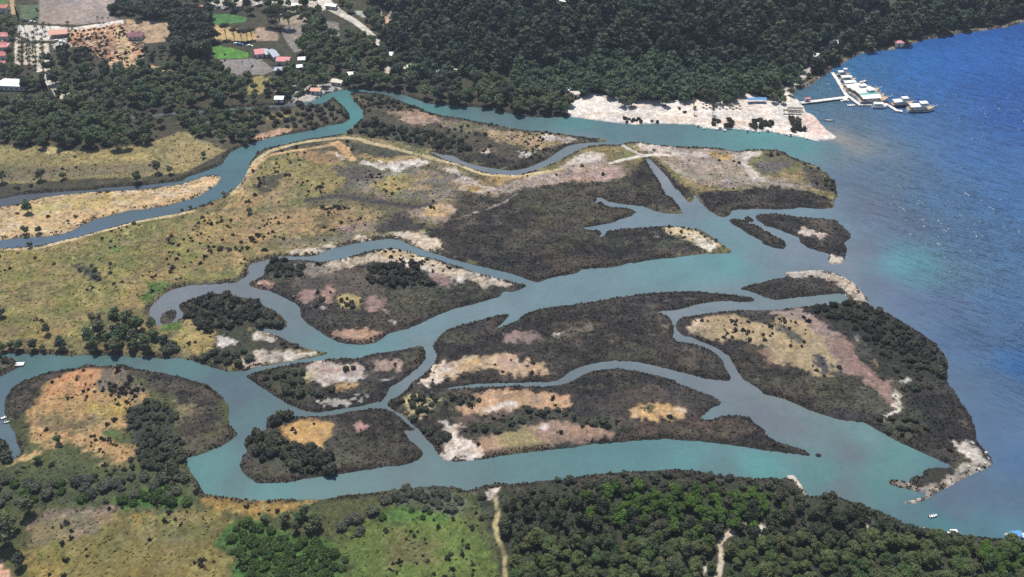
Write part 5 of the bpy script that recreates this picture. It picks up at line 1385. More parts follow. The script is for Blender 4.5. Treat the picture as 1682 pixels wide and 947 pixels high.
house('tiny white house below the little white one', (494, 115), 4, 3.5, 2.8, .3, M_WHITE, rise=.7)
house('grey-pink hip-roofed house above the green crop field', (389, 15), 8, 6, 3.2, .05, simple_mat('dusty_roof', (.42, .32, .31), .85, linear=True), hip=True)
house('pink-roofed house just left of the green crop field', (336, 19), 6, 5, 3, .0, M_PINKT, hip=True)
house('white-roofed house in the trees below the village road', (642, 97), 10, 5, 3.4, -.05, M_WHITE, hip=True)
house('long cream-roofed building half hidden in the riverside trees', (735, 124), 13, 5, 3.2, -.12, M_CREAM, rise=.9, name='long_house', cat='building')
house('white house left of the long cream roof', (706, 119), 5, 4, 3, -.1, M_WHITE, rise=.8)
house('wide white house between the road end and the cream roof', (684, 114), 9, 5, 3.2, -.05, M_WHITE, hip=True, rise=1.0)
house('low white house near the road end', (668, 117), 5, 5, 3, .1, M_CREAM, rise=.9)
SMALL = [((874, 147), 'white hut in the bank trees left of the beach, upper of two'), ((872, 159), 'white hut in the bank trees left of the beach, lower of two'), ((848, 157), 'small white hut farthest left in the bank trees'), ((935, 153), 'white hut in the trees touching the beach'), ((944, 160), 'cream hut at the left end of the beach'),
         ((545, 15), 'white building right of the wide top of the village road'), ((405, 8), 'long pale roof at the top edge left of the tall pines'), ((500, 14), 'pale hut among the trees left of the road top'), ((484, 15), 'white hut left of the pale hut at the top edge'), ((640, 45), 'white hut in the trees above the pinkish plot'),
         ((555, 140), 'long pale boathouse on the bank above the river bend'), ((520, 154), 'pinkish hut on the bank left of the river bend'), ((460, 168), 'white hut in the trees by the creek'), ((505, 135), 'white hut in the riverside trees above the bend'), ((575, 128), 'small white hut near the river bend'),
         ((1368, 74), 'round white tank beside the hill road'), ((1338, 96), 'pale villa between the hill road and the wood'), ((1475, 74), 'tiny pink hut on the shore of the bay'),
         ((922, 7), 'pale roof alone in the wood at the top')]
for k, (p, lab) in enumerate(SMALL):
    if 'hill road' in lab or 'shore of the bay' in lab or 'in the wood at the top' in lab:
        x, y, z = on_hill(*p); q = ((841 + FPX * x / (y * CP + CAM_H * SP)), None)
        t = None
        # same house, set on the slope
        keep_clear(np.array([(x - 4, y - 6), (x + 4, y - 6), (x + 4, y + 3), (x - 4, y + 3)]))
        ob = house(lab, p, 5.5, 4.5, 3.2, .1 * (k % 5) - .2, M_PINKT if 'pink' in lab else M_WHITE, hip=True, rise=1.1)
        ob.location = (x, y, z - .3)
    else:
        house(lab, p, 5 + (k * 7 % 4), 4.0, 2.9, .12 * (k % 5) - .25, M_SALM if 'pinkish' in lab else M_WHITE if 'white' in lab else M_CREAM, rise=.9, name='boathouse' if 'boathouse' in lab else 'hut', cat='hut')

# cars
def car(label, px, rz, mat, group=None):
    x, y = W([px])[0]
    t = thing('parked_car', label, 'car', (x, y, float(zt(x, y))), rz, group)
    b_ = MB().add([(-2.1, -.85, .35), (2.1, -.85, .35), (2.1, .85, .35), (-2.1, .85, .35), (-2.1, -.85, .85), (2.05, -.82, .75), (2.05, .82, .75), (-2.1, .85, .85)], [(3, 2, 1, 0), (4, 5, 6, 7), (0, 1, 5, 4), (1, 2, 6, 5), (2, 3, 7, 6), (3, 0, 4, 7)])
    b_.add([(-1.4, -.62, 1.45), (.5, -.62, 1.45), (.5, .62, 1.45), (-1.4, .62, 1.45), (-1.4, -.62, 1.40), (.5, -.62, 1.40), (.5, .62, 1.40), (-1.4, .62, 1.40)], [(0, 1, 2, 3), (7, 6, 5, 4), (4, 5, 1, 0), (5, 6, 2, 1), (6, 7, 3, 2), (7, 4, 0, 3)]).build('body', mat, t)
    MB().add([(-1.9, -.78, .86), (1.05, -.78, .80), (1.05, .78, .80), (-1.9, .78, .86), (-1.4, -.62, 1.40), (.5, -.62, 1.40), (.5, .62, 1.40), (-1.4, .62, 1.40)], [(0, 1, 5, 4), (1, 2, 6, 5), (2, 3, 7, 6), (3, 0, 4, 7)]).build('windows', M_GLASS, t)
    for a in (-1.3, 1.3):
        for c in (-.8, .8):
            MB().add([(a + .33 * math.cos(k * .7854), c + s, .33 + .33 * math.sin(k * .7854)) for s in (-.1, .1) for k in range(8)], [list(range(8)), list(range(15, 7, -1))] + [(k, 8 + k, 8 + (k + 1) % 8, (k + 1) % 8) for k in range(8)]).build('wheel', M_TYRE, t)
CARS = [('L 545,800', .1, M_NAVY, 'dark blue car parked right of the two cypresses'), ('L 575,828', .1, M_SILVER, 'silver car parked in front of the dark blue one'), ('L 540,850', .05, M_WHITE, 'white car nearest to the two cypresses'), ('L 560,410', .5, M_WHITE, 'white car by the pavilion, left of two'), ('L 605,425', .4, M_WHITE, 'white car by the pavilion, right of two'),
        ('V 350,440', .0, M_WHITE, 'white car at the left of the row above the bright lawn'), ('V 385,444', .0, M_BLUEP, 'blue car in the row above the bright lawn'), ('V 480,460', .02, M_WHITE, 'white van-like car at the right of the row above the bright lawn'), ('L 250,215', .2, M_BLACKP, 'dark car on the upper edge of the white forecourt'), ('L 320,225', .2, M_WHITE, 'white car on the upper edge of the white forecourt')]
for txt, rz, m, lab in CARS:
    car(lab, S(txt)[0], rz, m)

# beach furniture
def parasol(x, y, mat):
    t = thing('parasol', 'straw parasol in the row on the sand below the beach grove', 'parasol', (x, y, float(zt(x, y))), 0, 'parasols on the beach')
    V = [(0, 0, 2.7)] + [(1.0 * math.cos(a), 1.0 * math.sin(a), 2.05) for a in np.arange(8) * .7854]
    MB().add(V, [(0, 1 + k, 1 + (k + 1) % 8) for k in range(8)] + [list(range(8, 0, -1))]).build('canopy', mat, t)
    MB().tube([(0, 0, -.2), (0, 0, 2.6)], .05, .05, 5).build('pole', M_WOOD, t)
for k in range(12):
    x, y = W(S('B %f,%f' % (900 + k * 23, 200 + 9 * (k % 2))))[0]
    parasol(x, y, M_WOOD)
x, y = W(S('B 1270,165'))[0]
t = thing('beach_tent', 'blue awning with white ends under the trees at the back of the beach', 'awning', (x, y, float(zt(x, y))), .05)
MB().add([(-6, -1.8, 2.3), (6, -1.8, 2.3), (6, 1.8, 2.3), (-6, 1.8, 2.3), (-6, 0, 3.1), (6, 0, 3.1)], [(0, 1, 5, 4), (2, 3, 4, 5), (0, 4, 3), (1, 2, 5), (3, 2, 1, 0)]).build('canopy', M_BLUEP, t)
for a in (-5.7, 0, 5.7):
    for b_ in (-1.6, 1.6):
        MB().tube([(a, b_, -.2), (a, b_, 2.3)], .07, .07, 5).build('pole', M_WHITE, t)
for k, (q, lab) in enumerate((('B 1535,226', 'dark flat-roofed pergola on the sand near the jetty, farther one'), ('B 1515,242', 'dark flat-roofed pergola on the sand near the jetty, nearer one'))):
    x, y = W(S(q))[0]
    t = thing('pergola', lab, 'pergola', (x, y, float(zt(x, y))), -.05)
    MB().box(-4.6 - k, 4.6 + k, -.8, .8, 2.2, 2.4).build('roof', M_WOOD, t)
    for a in (-4.8, 0, 4.8):
        for b_ in (-.85, .85):
            MB().tube([(a, b_, -.2), (a, b_, 2.2)], .09, .09, 5).build('post', M_WOOD, t)
# boulders of the outer spit
def boulder(x, y, s):
    g = np.random.default_rng(int(abs(x * 13 + y * 7) * 10)); v, f = ICO
    vv = v * (1, .8, .6) * (1 + .35 * (g.random((len(v), 1)) - .5)) * s
    MBo = MB().add(vv, [list(q) for q in f] + [list(range(7))[::-1], list(range(28, 35))])
    o = MBo.build('boulder', M_LIME, None, (x, y, float(zt(x, y)) + s * .15)); o.rotation_euler.z = g.random() * 6
    tag(o, 'pale boulder on the sandy spit at the seaward corner', 'boulder', 'boulders of the outer spit')
for x, y in scatter('T23 960,320 1060,300 1120,390 1070,430 960,480 830,540 820,510 930,430 1000,370', 3.0, seed=301, keep=.5, minfld=.55):
    boulder(x, y, random.uniform(.4, 1.0))

# --- places kept clear of trees
for t in ('T00 192,-60 570,-60 560,10 530,80 592,104 360,126 190,118', 'T00 1028,66 1205,88 1190,116 1040,130', 'T00 1015,232 1060,222 1215,262 1205,292 1045,294', 'T00 1025,135 1090,135 1270,175 1273,203 1180,206 1030,190',
          'T00 1060,298 1273,290 T01 30,300 90,345 40,368 T00 1180,372 1080,355', 'T01 118,150 180,105 272,120 255,240 190,262 150,215', 'T01 335,105 400,110 405,182 330,205', 'T01 0,140 110,150 112,200 0,206', 'T01 608,112 668,78 662,165 610,176',
          'T00 350,150 590,112 845,105 845,210 700,240 640,300 850,350 700,345 560,340 480,270 380,230', 'T00 85,125 330,138 330,192 150,200 90,170', 'T01 -10,375 90,372 60,440 0,470'):
    keep_clear(W(S(t)))
keep_clear(strip(COAST_ROAD, np.linspace(3.5, 8.0, len(COAST_ROAD)))); keep_clear(strip(COAST, 6.5)); keep_clear(strip(VROAD, [7, 13, 9, 7, 6.5, 6, 5]))
keep_clear(strip(W(S('T22 1000,1100 1003,947 1020,880 1020,825 1008,795 1045,755 1088,728')), [5, 5, 4.5, 4, 4.2, 4.6, 5]))
keep_clear(strip(W(S('T21 1150,555 1172,590 1178,640 1165,700 1172,750 1195,800 1212,850 1215,900 1210,960 1205,1100')), 5))

# --- the wood on the hill: nearest 300 stand alone, the rest is one wood
HW = W(S('F 548,-75 615,14 640,30 632,66 640,102 720,125 830,130 850,158 940,163 962,154 1012,160 1080,166 1160,168 1210,156 1255,154 1296,148 1325,138 1340,133 1365,117 1397,96 1441,84 1494,72 1542,60 1611,47 1682,35 1760,16 1900,-70 1900,-140 548,-140'))
P = free(scatter(None, 4.4, world=HW, seed=21, jitter=.8))
P = P[P[:, 1] < 745]
P = P[np.argsort(P[:, 1] + .0 * P[:, 0])]
plant('pine', P[:300], 'dark green pine along the front of the hillside wood above the beach', 'pines at the foot of the hill', .55, 1.6, seed=31)
mass('hill_forest', 'pine', P[300:], 'dense dark pine wood covering the hillside', 190, 1.0, [(.104, .156, .100), (.134, .184, .108), (.080, .122, .092), (.156, .184, .110), (.064, .098, .076)], .5, 1.75)

# --- near wood at the bottom right
NW = W(S('T22 -40,620 60,600 250,560 420,545 640,540 900,535 1000,550 1120,560 1273,560 T23 60,560 120,590 200,620 330,620 460,650 600,690 650,715 780,760 860,770 1000,795 1200,785 1273,800 1500,850 1700,1300 T21 1240,1300 1235,900 1200,780 1180,640'))
P = free(scatter(None, 3.25, world=NW, seed=22, jitter=.75))
P = P[P[:, 1] > 190]
SZN = None
g = np.random.default_rng(8)
px_ = 841 + FPX * P[:, 0] / (P[:, 1] * CP + CAM_H * SP)
grn = np.exp(-((P[:, 0] - W([(1110, 815)])[0, 0]) / 42) ** 2 - ((P[:, 1] - W([(1110, 815)])[0, 1]) / 20) ** 2) + .6 * np.exp(-((P[:, 0] - W([(1640, 920)])[0, 0]) / 25) ** 2 - ((P[:, 1] - W([(1640, 920)])[0, 1]) / 10) ** 2)
isg = grn * (.5 + g.random(len(P))) > .45
M_LEAF2 = leaf_mat('bright_leaves', [(.8, .85, .8), (1, 1, 1), (1.15, 1.2, .9), (1.4, 1.35, 1.0)])
Q = P[~isg]; Q = Q[np.argsort(Q[:, 1])]
vis = (Q[:, 1] > 207 - 4) & (np.abs(Q[:, 0]) < .405 * Q[:, 1] + 100)
Q = np.concatenate([Q[vis], Q[~vis]])
plant('broad', Q[:300], 'rounded olive green tree in the dense near wood by the river mouth', 'trees of the near wood', .36, .82, parts=True, seed=33)
mass('near_wood', 'leaf', Q[300:], 'rest of the dense near wood running on to the river mouth', 420, .75, [(.132, .164, .088), (.110, .142, .080), (.154, .168, .098), (.100, .136, .076), (.164, .160, .108)], .38, .86, sz=1.0)
KB = proto
def bright(k):
    g = np.random.default_rng(900 + k)
    lb = lobes_broad(g, 3.3, 6.5, 11)
    v, f, c = crown(lb, 1500, .5, g, (.085, .150, .036))
    tv, tf, tc = limbs(lb, .28, (.1, .08, .06))
    return np_mesh('bright_crown', v, f, M_LEAF2, c, smooth=False), np_mesh('bright_trunk', tv, tf, M_BARK), None
for k in range(6):
    PROTO[('bright', k)] = bright(k)
NAME['bright'] = 'leafy_tree'; CAT['bright'] = 'tree'
plant('bright', P[isg], 'fresh bright green tree in the sunny patch of the near wood', 'bright trees of the near wood', .36, .75, parts=True, seed=34)

# --- woods and village trees on the north bank
def dark(poly, step, label, group, smin=.75, smax=1.2, keep=1.0, seed=40, kind='dark', sz=1.0, minfld=.85):
    nm = 'village_tree' if 'village' in label or 'house' in label or 'plot' in label or 'hall' in label else 'riverside_tree' if seed in (54, 55) else 'beach_tree' if seed in (61, 62, 63, 64, 65) else None
    P = scatter(poly, step, seed=seed, keep=keep, minfld=minfld)
    P[:, 1] -= .26 * 8 * (smin + smax) / 2 * P[:, 1] / CAM_H
    P = P[bilin(FLD.astype(float), P[:, 0], P[:, 1], GX0, GY0, GS) > minfld]
    plant(kind, free(P), label, group, smin, smax, seed=seed + 1, sz=sz, name=nm)
dark('T00 0,490 200,490 330,470 430,480 600,520 720,560 780,600 760,680 640,705 520,722 320,732 250,700 120,718 0,695', 6.3, 'dark tree in the broad wood behind the olive pasture', 'trees of the wood behind the pasture', seed=41)
dark('T00 245,250 330,240 420,270 480,330 560,350 720,345 900,350 1050,330 1130,370 1200,420 1230,500 1100,530 960,540 850,555 720,550 600,510 440,470 330,440 330,400 250,400', 6.3, 'dark bushy tree in the wood between the orange clearing and the creek', 'trees of the wood below the orange clearing', keep=.86, seed=43)
dark('T00 845,565 1000,560 1150,555 1273,535 T01 60,545 0,600 T00 1250,640 1190,700 1050,690 900,625', 5.6, 'low dark tree in the strip between the creek and the river bend', 'trees between the creek and the river bend', .6, .95, seed=45)
dark('T00 660,70 720,20 800,10 868,20 860,95 760,105 690,105', 5.0, 'tall dark tree in the clump right of the ploughed field', 'clump beside the ploughed field', 1.1, 1.5, seed=47)
dark('T00 530,40 620,10 640,70 590,75 540,70', 4.6, 'round dark tree at the corner of the ploughed field', 'trees at the ploughed field corner', .8, 1.1, seed=48)
dark('T00 850,100 920,65 1030,75 1035,170 1045,280 960,290 870,285 850,200', 4.8, 'tall dark tree in the big clump left of the bright lawns', 'big clump beside the lawns', 1.1, 1.6, seed=49)
dark('T00 690,150 840,150 840,185 720,175', 4.5, 'low dark tree in the hedge behind the maroon roof', 'hedge behind the maroon roof', .5, .7, seed=50)
dark('T00 640,240 800,230 1000,300 1030,330 880,335 700,300', 5.5, 'low scrubby tree on the rough slope below the tall clump', 'scrub trees below the tall clump', .35, .6, keep=.8, seed=51)
dark('T00 0,60 80,110 80,200 75,340 130,380 180,370 240,420 0,460', 5.4, 'village tree among the red roofs at the left edge', 'village trees among the red roofs', .7, 1.05, keep=.42, seed=52)
dark('T00 100,345 235,350 240,420 130,440', 5.0, 'village tree beside the white roofed hall', 'trees beside the white hall', .6, .9, keep=.35, seed=53)
dark('T01 230,180 330,215 420,150 560,190 620,260 700,270 860,340 1000,400 1130,490 1100,520 980,505 850,490 720,450 620,435 480,425 380,425 240,470 100,450 100,360 240,330 260,260', 6.2, 'dark riverside tree between the village road and the river', 'riverside trees north of the river', .75, 1.2, keep=.66, seed=54)
dark('T01 1010,385 1273,420 T02 100,430 260,480 300,520 240,555 100,560 0,555 T01 1130,520 1120,480', 5.8, 'dark tree on the river bank just left of the beach', 'bank trees left of the beach', .75, 1.15, keep=.92, seed=55)
dark('T01 0,370 240,380 300,430 280,480 100,520 0,510', 5.8, 'tree by the creek houses above the river bend', 'trees by the creek houses', .55, .9, keep=.55, seed=56)
dark('T01 -380,0 -200,0 0,0 220,10 320,60 270,110 120,110 0,90 -70,60', 6.0, 'village tree among the houses along the top edge', 'village trees along the top edge', .7, 1.1, keep=.4, seed=57)
dark('T01 380,-30 470,55 600,50 610,100 560,130 420,80 340,60', 5.6, 'dark tree beside the pale village road', 'trees beside the village road', .7, 1.1, keep=.6, seed=58)
dark('T01 250,130 340,110 350,230 270,310 230,290', 4.8, 'tall dark tree standing between the grey plots', 'tall trees between the grey plots', 1.0, 1.5, seed=59)
dark('T01 560,100 610,70 615,170 560,150', 4.0, 'tall dark tree left of the pinkish plot', 'trees left of the pinkish plot', .8, 1.2, seed=60)
dark('T02 500,475 560,455 610,460 600,510 520,510', 4.5, 'feathery dark tree standing at the top of the beach', 'trees at the top of the beach', .7, 1.0, seed=61)
dark('T02 680,450 760,470 740,530 690,500', 4.3, 'dark tree leaning over the middle of the beach', 'trees over the middle beach', .6, .9, seed=62)
dark('T02 900,460 1000,440 1095,460 1090,505 980,510 900,500', 4.5, 'leafy dark tree in the grove behind the parasols', 'grove behind the parasols', .65, .95, seed=63)
dark('T02 1140,430 1240,420 1273,470 1180,480', 5, 'dark tree shading the blue awning on the beach', 'trees by the blue awning', .65, .95, seed=64)
dark('T03 0,470 60,430 110,440 100,500 30,510', 4.6, 'dark tree at the root of the jetty', 'trees at the root of the jetty', .55, .8, seed=65)
# lone trees
for t, lab, s in (('T10 150,800 T10 145,128', '', 0),):
    pass
LONE = [('T10 143,122', 'thin spreading tree standing alone on the tan strip', .85, 'dark'), ('T00 205,880', 'bushy dark tree left of the field edge creek', .8, 'dark'), ('T00 312,875', 'small dark tree on the creek bank in the pasture', .6, 'dark'),
        ('T00 670,890', 'dark upright tree on the creek bank below the pasture', .75, 'dark'), ('T00 770,845', 'broad spreading tree leaning over the creek', .8, 'dark'), ('T00 830,850', 'smaller tree right of the spreading creek tree', .55, 'dark'), ('T00 992,770', 'little round tree alone on the sunlit pasture', .45, 'dark'),
        ('T00 15,890', 'dark tree cut by the left edge in the pasture', .85, 'dark'), ('T00 1210,395', 'dark tree in front of the grey plot', .95, 'dark'), ('T00 1195,705', 'round dark tree at the mouth of the narrow bank', .6, 'dark'),
        ('T10 135,225', 'pair of round dark bushes, the left one, on the tan strip', .62, 'dark'), ('T10 195,218', 'pair of round dark bushes, the right one, on the tan strip', .5, 'dark'), ('T10 335,172', 'small round bush alone on the tan strip', .26, 'dark'), ('T10 150,290', 'low dark bush overhanging the stream near the left edge', .4, 'dark'),
        ('T10 885,105', 'small bush on the south bank of the upper stream', .3, 'dark'), ('T10 928,100', 'second small bush on the south bank of the upper stream', .32, 'dark'), ('T10 1090,38', 'rounded bush on the stream bank by the bend', .42, 'dark'), ('T10 1215,125', 'dark tree on the grassland near the dry creek', .5, 'dark'),
        ('T10 235,710', 'dark tree left of the big river clump', .62, 'dark'), ('T10 305,780', 'dark tree touching the big river clump on its left', .8, 'dark'), ('T10 15,625', 'dark bush cut by the left edge on the grassland', .6, 'dark'),
        ('T20 290,305', 'dark conical bush in the middle of the orange grass', .55, 'dark'), ('T20 195,400', 'dark bush on the near rim of the orange grass', .42, 'dark'), ('T20 150,640', 'tall bare-topped tree beside the grey field', 1.05, 'dark'), ('T20 40,800', 'big dark tree cut by the lower left edge', 1.25, 'dark'), ('T20 40,720', 'big dark tree just behind the one at the lower left edge', 1.15, 'dark'), ('T20 110,900', 'dark low tree by the pinkish corner of ground', .7, 'dark'),
        ('T21 470,865 T21 465,865', '', 0, None), ('T22 700,150', '', 0, None)]
for t, lab, s, kind in LONE:
    if kind:
        x, y = W(S(t))[0]
        plant(kind, [(x, y)], lab, None, s, s, parts=True, seed=int(abs(x * 7 + y)))
plant('dark', W(S('T21 150,690 210,680 240,660 290,690 200,730 260,735 300,720')), 'dark tree in the clump between the meadow and the green thicket', 'clump by the meadow', .5, .75, parts=True, seed=71)
plant('dark', W(S('T21 45,690')), 'small dark tree at the edge of the yellow field', None, .45, .45, parts=True, seed=72)
plant('dark', scatter('T10 400,780 440,690 490,640 600,660 720,650 750,720 790,790 850,800 840,815 700,800 420,800', 5.0, seed=73), 'dark dense tree in the big clump on the river bank', 'big river bank clump', .65, 1.0, parts=True, seed=73)
plant('dark', W(S('T10 20,790 60,780 100,785 170,785 215,790')), 'low dark tree on the north river bank at the left', 'bank trees at the left', .4, .6, seed=74)
plant('umbrella', W(S('V 665,262 740,262 775,272 862,285')), 'tall bare-trunked pine with a flat crown above the grey plot', 'tall flat-topped pines', .85, 1.0, parts=True, seed=75)
plant('umbrella', W(S('V 250,385 330,400 400,405 455,400 500,390')), 'umbrella shaped pine on the tan plot between the two lawns', 'umbrella pines between the lawns', .62, .75, parts=True, seed=76)
plant('cypress', W(S('L 435,900 462,900')), 'slim dark cypress beside the parked cars', 'pair of cypresses', .75, .85, parts=True, seed=77)
plant('cypress', W(S('L 185,190')), 'single dark cypress beside the pale lane at the top left', None, .7, .7, parts=True, seed=78)

# --- palms of the village and the beach
def palm_meshes():
    g = np.random.default_rng(77); H = 6.0
    tv, tf = tube([(0, 0, -.3), (.1, 0, 2), (.05, .1, 4), (0, 0, H)], .2, .13, 6)
    V, F = [], []
    for k in range(18):
        a = k * 2.399; el = .9 - 1.5 * (k % 3) / 3 + .2 * g.random()
        p = np.array([0, 0, H]); d = np.array([math.cos(a), math.sin(a), 0]); q = np.array([-math.sin(a), math.cos(a), 0])
        for s_ in range(5):
            e = el - s_ * .42
            nx_ = p + (d * math.cos(e) + np.array([0, 0, math.sin(e)])) * .55
            w0, w1 = .34 - .05 * s_, .30 - .06 * s_
            i = len(V); V += [p - q * w0, p + q * w0, nx_ + q * w1, nx_ - q * w1]; F.append([i, i + 1, i + 2, i + 3]); p = nx_
    V = np.array(V); c = np.repeat(np.array([[.05, .07, .035]]), len(V), 0) * (.7 + .6 * g.random((len(V), 1)))
    return np_mesh('palm_fronds', V, np.array(F), M_LEAF, c, smooth=False), np_mesh('palm_trunk', tv, tf, M_BARK)
PALM = palm_meshes()
def palm(P, label, group, s=.8):
    for x, y in P:
        o = link('palm_tree', None, loc=(x, y, float(zt(x, y)))); link('crown', PALM[0], o); link('trunk', PALM[1], o)
        k = s * random.uniform(.85, 1.15); o.scale = (k, k, k); o.rotation_euler.z = random.uniform(0, 6.28)
        tag(o, label, 'palm tree', group)
rows = []
for xz, y0, y1 in ((108, 205, 340), (146, 215, 330), (175, 205, 340), (212, 205, 350)):
    for k in range(7):
        rows.append(S('T00 %f,%f' % (xz, y0 + (y1 - y0) * k / 6))[0])
palm(W(rows), 'palm in the rows between the pale parking lanes', 'palms of the parking rows', 1.0)
palm(W(S('T00 100,150 125,160 182,140 182,165 222,150 222,175 250,155 340,150')), 'palm dotting the white forecourt of the village', 'palms of the white forecourt', 1.0)
palm(W(S('T02 885,530 888,560 975,530 978,560')), 'tall palm standing on the open beach', 'palms on the beach', .8)
palm(W(S('L 960,225 1010,225 1060,225')), 'small palm along the pale lane below the ploughed field', 'palms along the pale lane', .6)

# --- bushes of the delta
def bushes(poly, step, label, group, smin=.7, smax=1.2, kind='bush', keep=1.0, seed=80, sz=None):
    plant(kind, free(scatter(poly, step, seed=seed, keep=keep, jitter=.48)), label, group, smin, smax, seed=seed + 3, sz=sz)
bushes('T13 215,590 300,545 430,552 540,582 640,640 760,720 860,790 895,860 860,930 760,880 640,840 560,800 480,720 440,660 300,620', 3.3, 'dark bush in the thicket on the seaward point', 'thicket of the seaward point', .5, 1.05, seed=81)
bushes('T13 560,850 740,850 800,940 T23 760,80 700,100 640,0', 5.2, 'low bush scattered on the seaward marsh', 'low bushes of the seaward marsh', .5, .9, keep=.75, seed=82)
bushes('T23 520,190 620,185 720,170 780,230 700,270 600,250', 4.5, 'bush at the south end of the reddish mud lane', 'bushes at the end of the mud lane', .6, 1.0, seed=83)
bushes('T11 520,375 600,368 700,365 790,375 800,410 880,470 860,490 720,480 620,480 520,470', 3.6, 'dark bush in the thicket on the sandy marsh island', 'thicket of the sandy marsh island', .7, 1.2, seed=84)
bushes('T11 50,370 120,345 190,370 220,420 180,450 80,430', 3.8, 'dark bush at the western end of the sandy marsh island', 'western thicket of the sandy island', .8, 1.25, seed=85)
bushes('T11 270,500 330,500 320,570 260,570', 4, 'dark bush between two pink patches of the sandy island', 'bushes between the pink patches', .5, .9, seed=86)
bushes('T11 410,530 520,530 520,580 420,580', 4.2, 'small bush on the straw patch of the sandy island', 'bushes of the straw patch', .4, .7, seed=87)
bushes('T10 915,540 1000,520 1150,525 1273,570 T11 120,640 60,670 T10 1200,690 1100,670 1000,680 930,690 910,610', 3.9, 'dark bush in the thicket inside the channel loop', 'thicket inside the channel loop', .75, 1.25, seed=88)
bushes('T10 925,650 1000,640 1020,690 930,710', 3.8, 'dark round bush left of the white sand patch', 'bushes left of the white sand patch', .9, 1.3, seed=89)
bushes('T10 960,820 1060,790 1170,780 1200,850 1100,880 1000,850', 4.2, 'dark bush along the south shore below the white sand patch', 'bushes along the south shore', .7, 1.1, seed=90)
bushes('T11 140,740 240,765 230,800 60,790', 4.5, 'low bush on the point between two channels', 'bushes of the point', .5, .8, seed=91)
bushes('T10 780,745 850,740 860,810 800,815', 3.6, 'dark bush at the right end of the river bank clump', 'bushes at the clump end', .9, 1.4, seed=92)
bushes('H 150,190 330,170 410,200 400,280 560,290 560,320 440,340 260,320', 3.8, 'dark bush beside the white salt pan', 'bushes beside the salt pan', .6, 1.1, seed=93)
bushes('H 640,140 700,140 700,180 670,180', 3, 'single dark bush on the salt pan', 'bushes on the salt pan', .6, .8, seed=94)
bushes('H 60,560 120,520 200,530 300,590 330,620 480,630 560,680 560,760 420,790 330,770 300,700 150,680', 3.3, 'tall dark bush around the orange clearing', 'thicket around the orange clearing', .6, 1.35, seed=95, sz=1.25)
bushes('H 210,430 300,410 400,440 260,490 210,490', 3.6, 'dark bush on the point above the orange clearing', 'point above the orange clearing', .9, 1.4, seed=96, sz=1.2)
bushes('T21 650,110 760,65 880,65 1080,85 1050,125 950,125 860,150 800,180 860,240 920,290 880,330 840,280 760,180', 3.9, 'bush at the branching of the two narrow arms', 'bushes at the branching arms', .5, 1.0, keep=.85, seed=97)
bushes('T21 960,235 1060,225 1200,190 T22 100,150 300,150 480,190 430,215 250,190 100,190 0,215 T21 1150,250 1000,270', 4.2, 'dark bush in the long band between the sand bars', 'band between the sand bars', .5, .95, keep=.9, seed=98)
bushes('T01 440,640 560,580 640,610 830,650 1000,690 1060,760 960,745 860,720 700,690 560,670', 4.5, 'dark bush on the slip of land beside the narrow arm', 'bushes beside the narrow arm', .7, 1.3, seed=99)
bushes('T01 900,610 1080,610 1120,680 1040,740 920,700', 5.5, 'scattered bush on the pale slip of land', 'scattered bushes of the pale slip', .4, .8, keep=.7, seed=100)
bushes('T01 470,455 620,465 800,530 760,540 560,530 520,560', 4.6, 'bush on the point where the river divides', 'bushes where the river divides', .6, 1.0, seed=101)
bushes('T01 30,560 300,500 430,540 440,590 250,625 60,640', 5, 'dark bush on the west bank of the river bend', 'bushes of the river bend', .7, 1.2, seed=102)
bushes('G 880,400 1000,340 1200,390 1180,500 1050,520 900,560 860,540', 3.2, 'dark bush in the thicket on the round peninsula', 'thicket of the round peninsula', .5, 1.0, seed=103)
bushes('G 930,570 1060,520 1230,600 1250,700 1330,800 1400,900 1300,920 1120,840 900,790 890,720', 3.3, 'grey-green bush along the neck of the round peninsula', 'neck of the round peninsula', .5, 1.15, seed=104)
bushes('T20 70,260 95,290 110,345 170,330 165,355 100,360', 3.8, 'dark bush along the left shore of the round peninsula', 'left shore of the peninsula', .8, 1.2, seed=105)
bushes('T20 0,285 40,290 45,370 10,400 0,400', 3.8, 'dark bush on the bank at the far left edge', 'bank at the far left edge', 1.0, 1.4, seed=106)
bushes('T20 -60,440 500,450 900,470 960,540 860,560 500,560 200,590 0,600 -60,600', 5.4, 'grey-green bush in the belt behind the near fields', 'belt behind the near fields', .7, 1.25, keep=.85, seed=107, kind='greybush')
bushes('T20 510,575 700,540 880,540 870,610 620,620', 3.6, 'bright green bush at the edge of the mustard field', 'bright hedge of the mustard field', .6, 1.0, seed=108, kind='greenbush')
bushes('T20 0,520 300,500 420,570 200,600 0,610', 4.5, 'green bush in the lower left belt', 'green belt at the lower left', .6, 1.1, keep=.7, seed=109, kind='greenbush')
bushes('T20 1100,730 1160,700 1273,690 T21 0,700 180,770 370,800 430,890 400,960 T20 1120,960 1150,830', 2.9, 'bright green bush in the near thicket', 'bright near thicket', .45, .95, keep=.95, seed=110, kind='greenbush')
bushes('T21 600,555 760,520 900,500 1010,590 990,650 900,640 780,600 640,600', 3.6, 'silvery bush along the near river bank', 'silvery bushes of the near bank', .6, 1.05, seed=111, kind='greybush')
bushes('T21 370,700 480,660 560,640 560,720 440,770 360,760', 3.7, 'silvery bush between the meadow and the green thicket', 'silvery bushes by the meadow', .6, 1.1, seed=112, kind='greybush')
bushes('T21 560,650 700,620 830,625 960,680 900,700 700,690', 4.4, 'light green low bush at the top of the meadow', 'low bushes of the meadow top', .4, .7, keep=.6, seed=113, kind='greenbush')
bushes('T21 1050,520 1160,560 1150,700 1190,860 1100,900 1060,700', 4.8, 'bush along the two-rut track', 'bushes along the track', .5, 1.0, keep=.6, seed=114, kind='greybush')
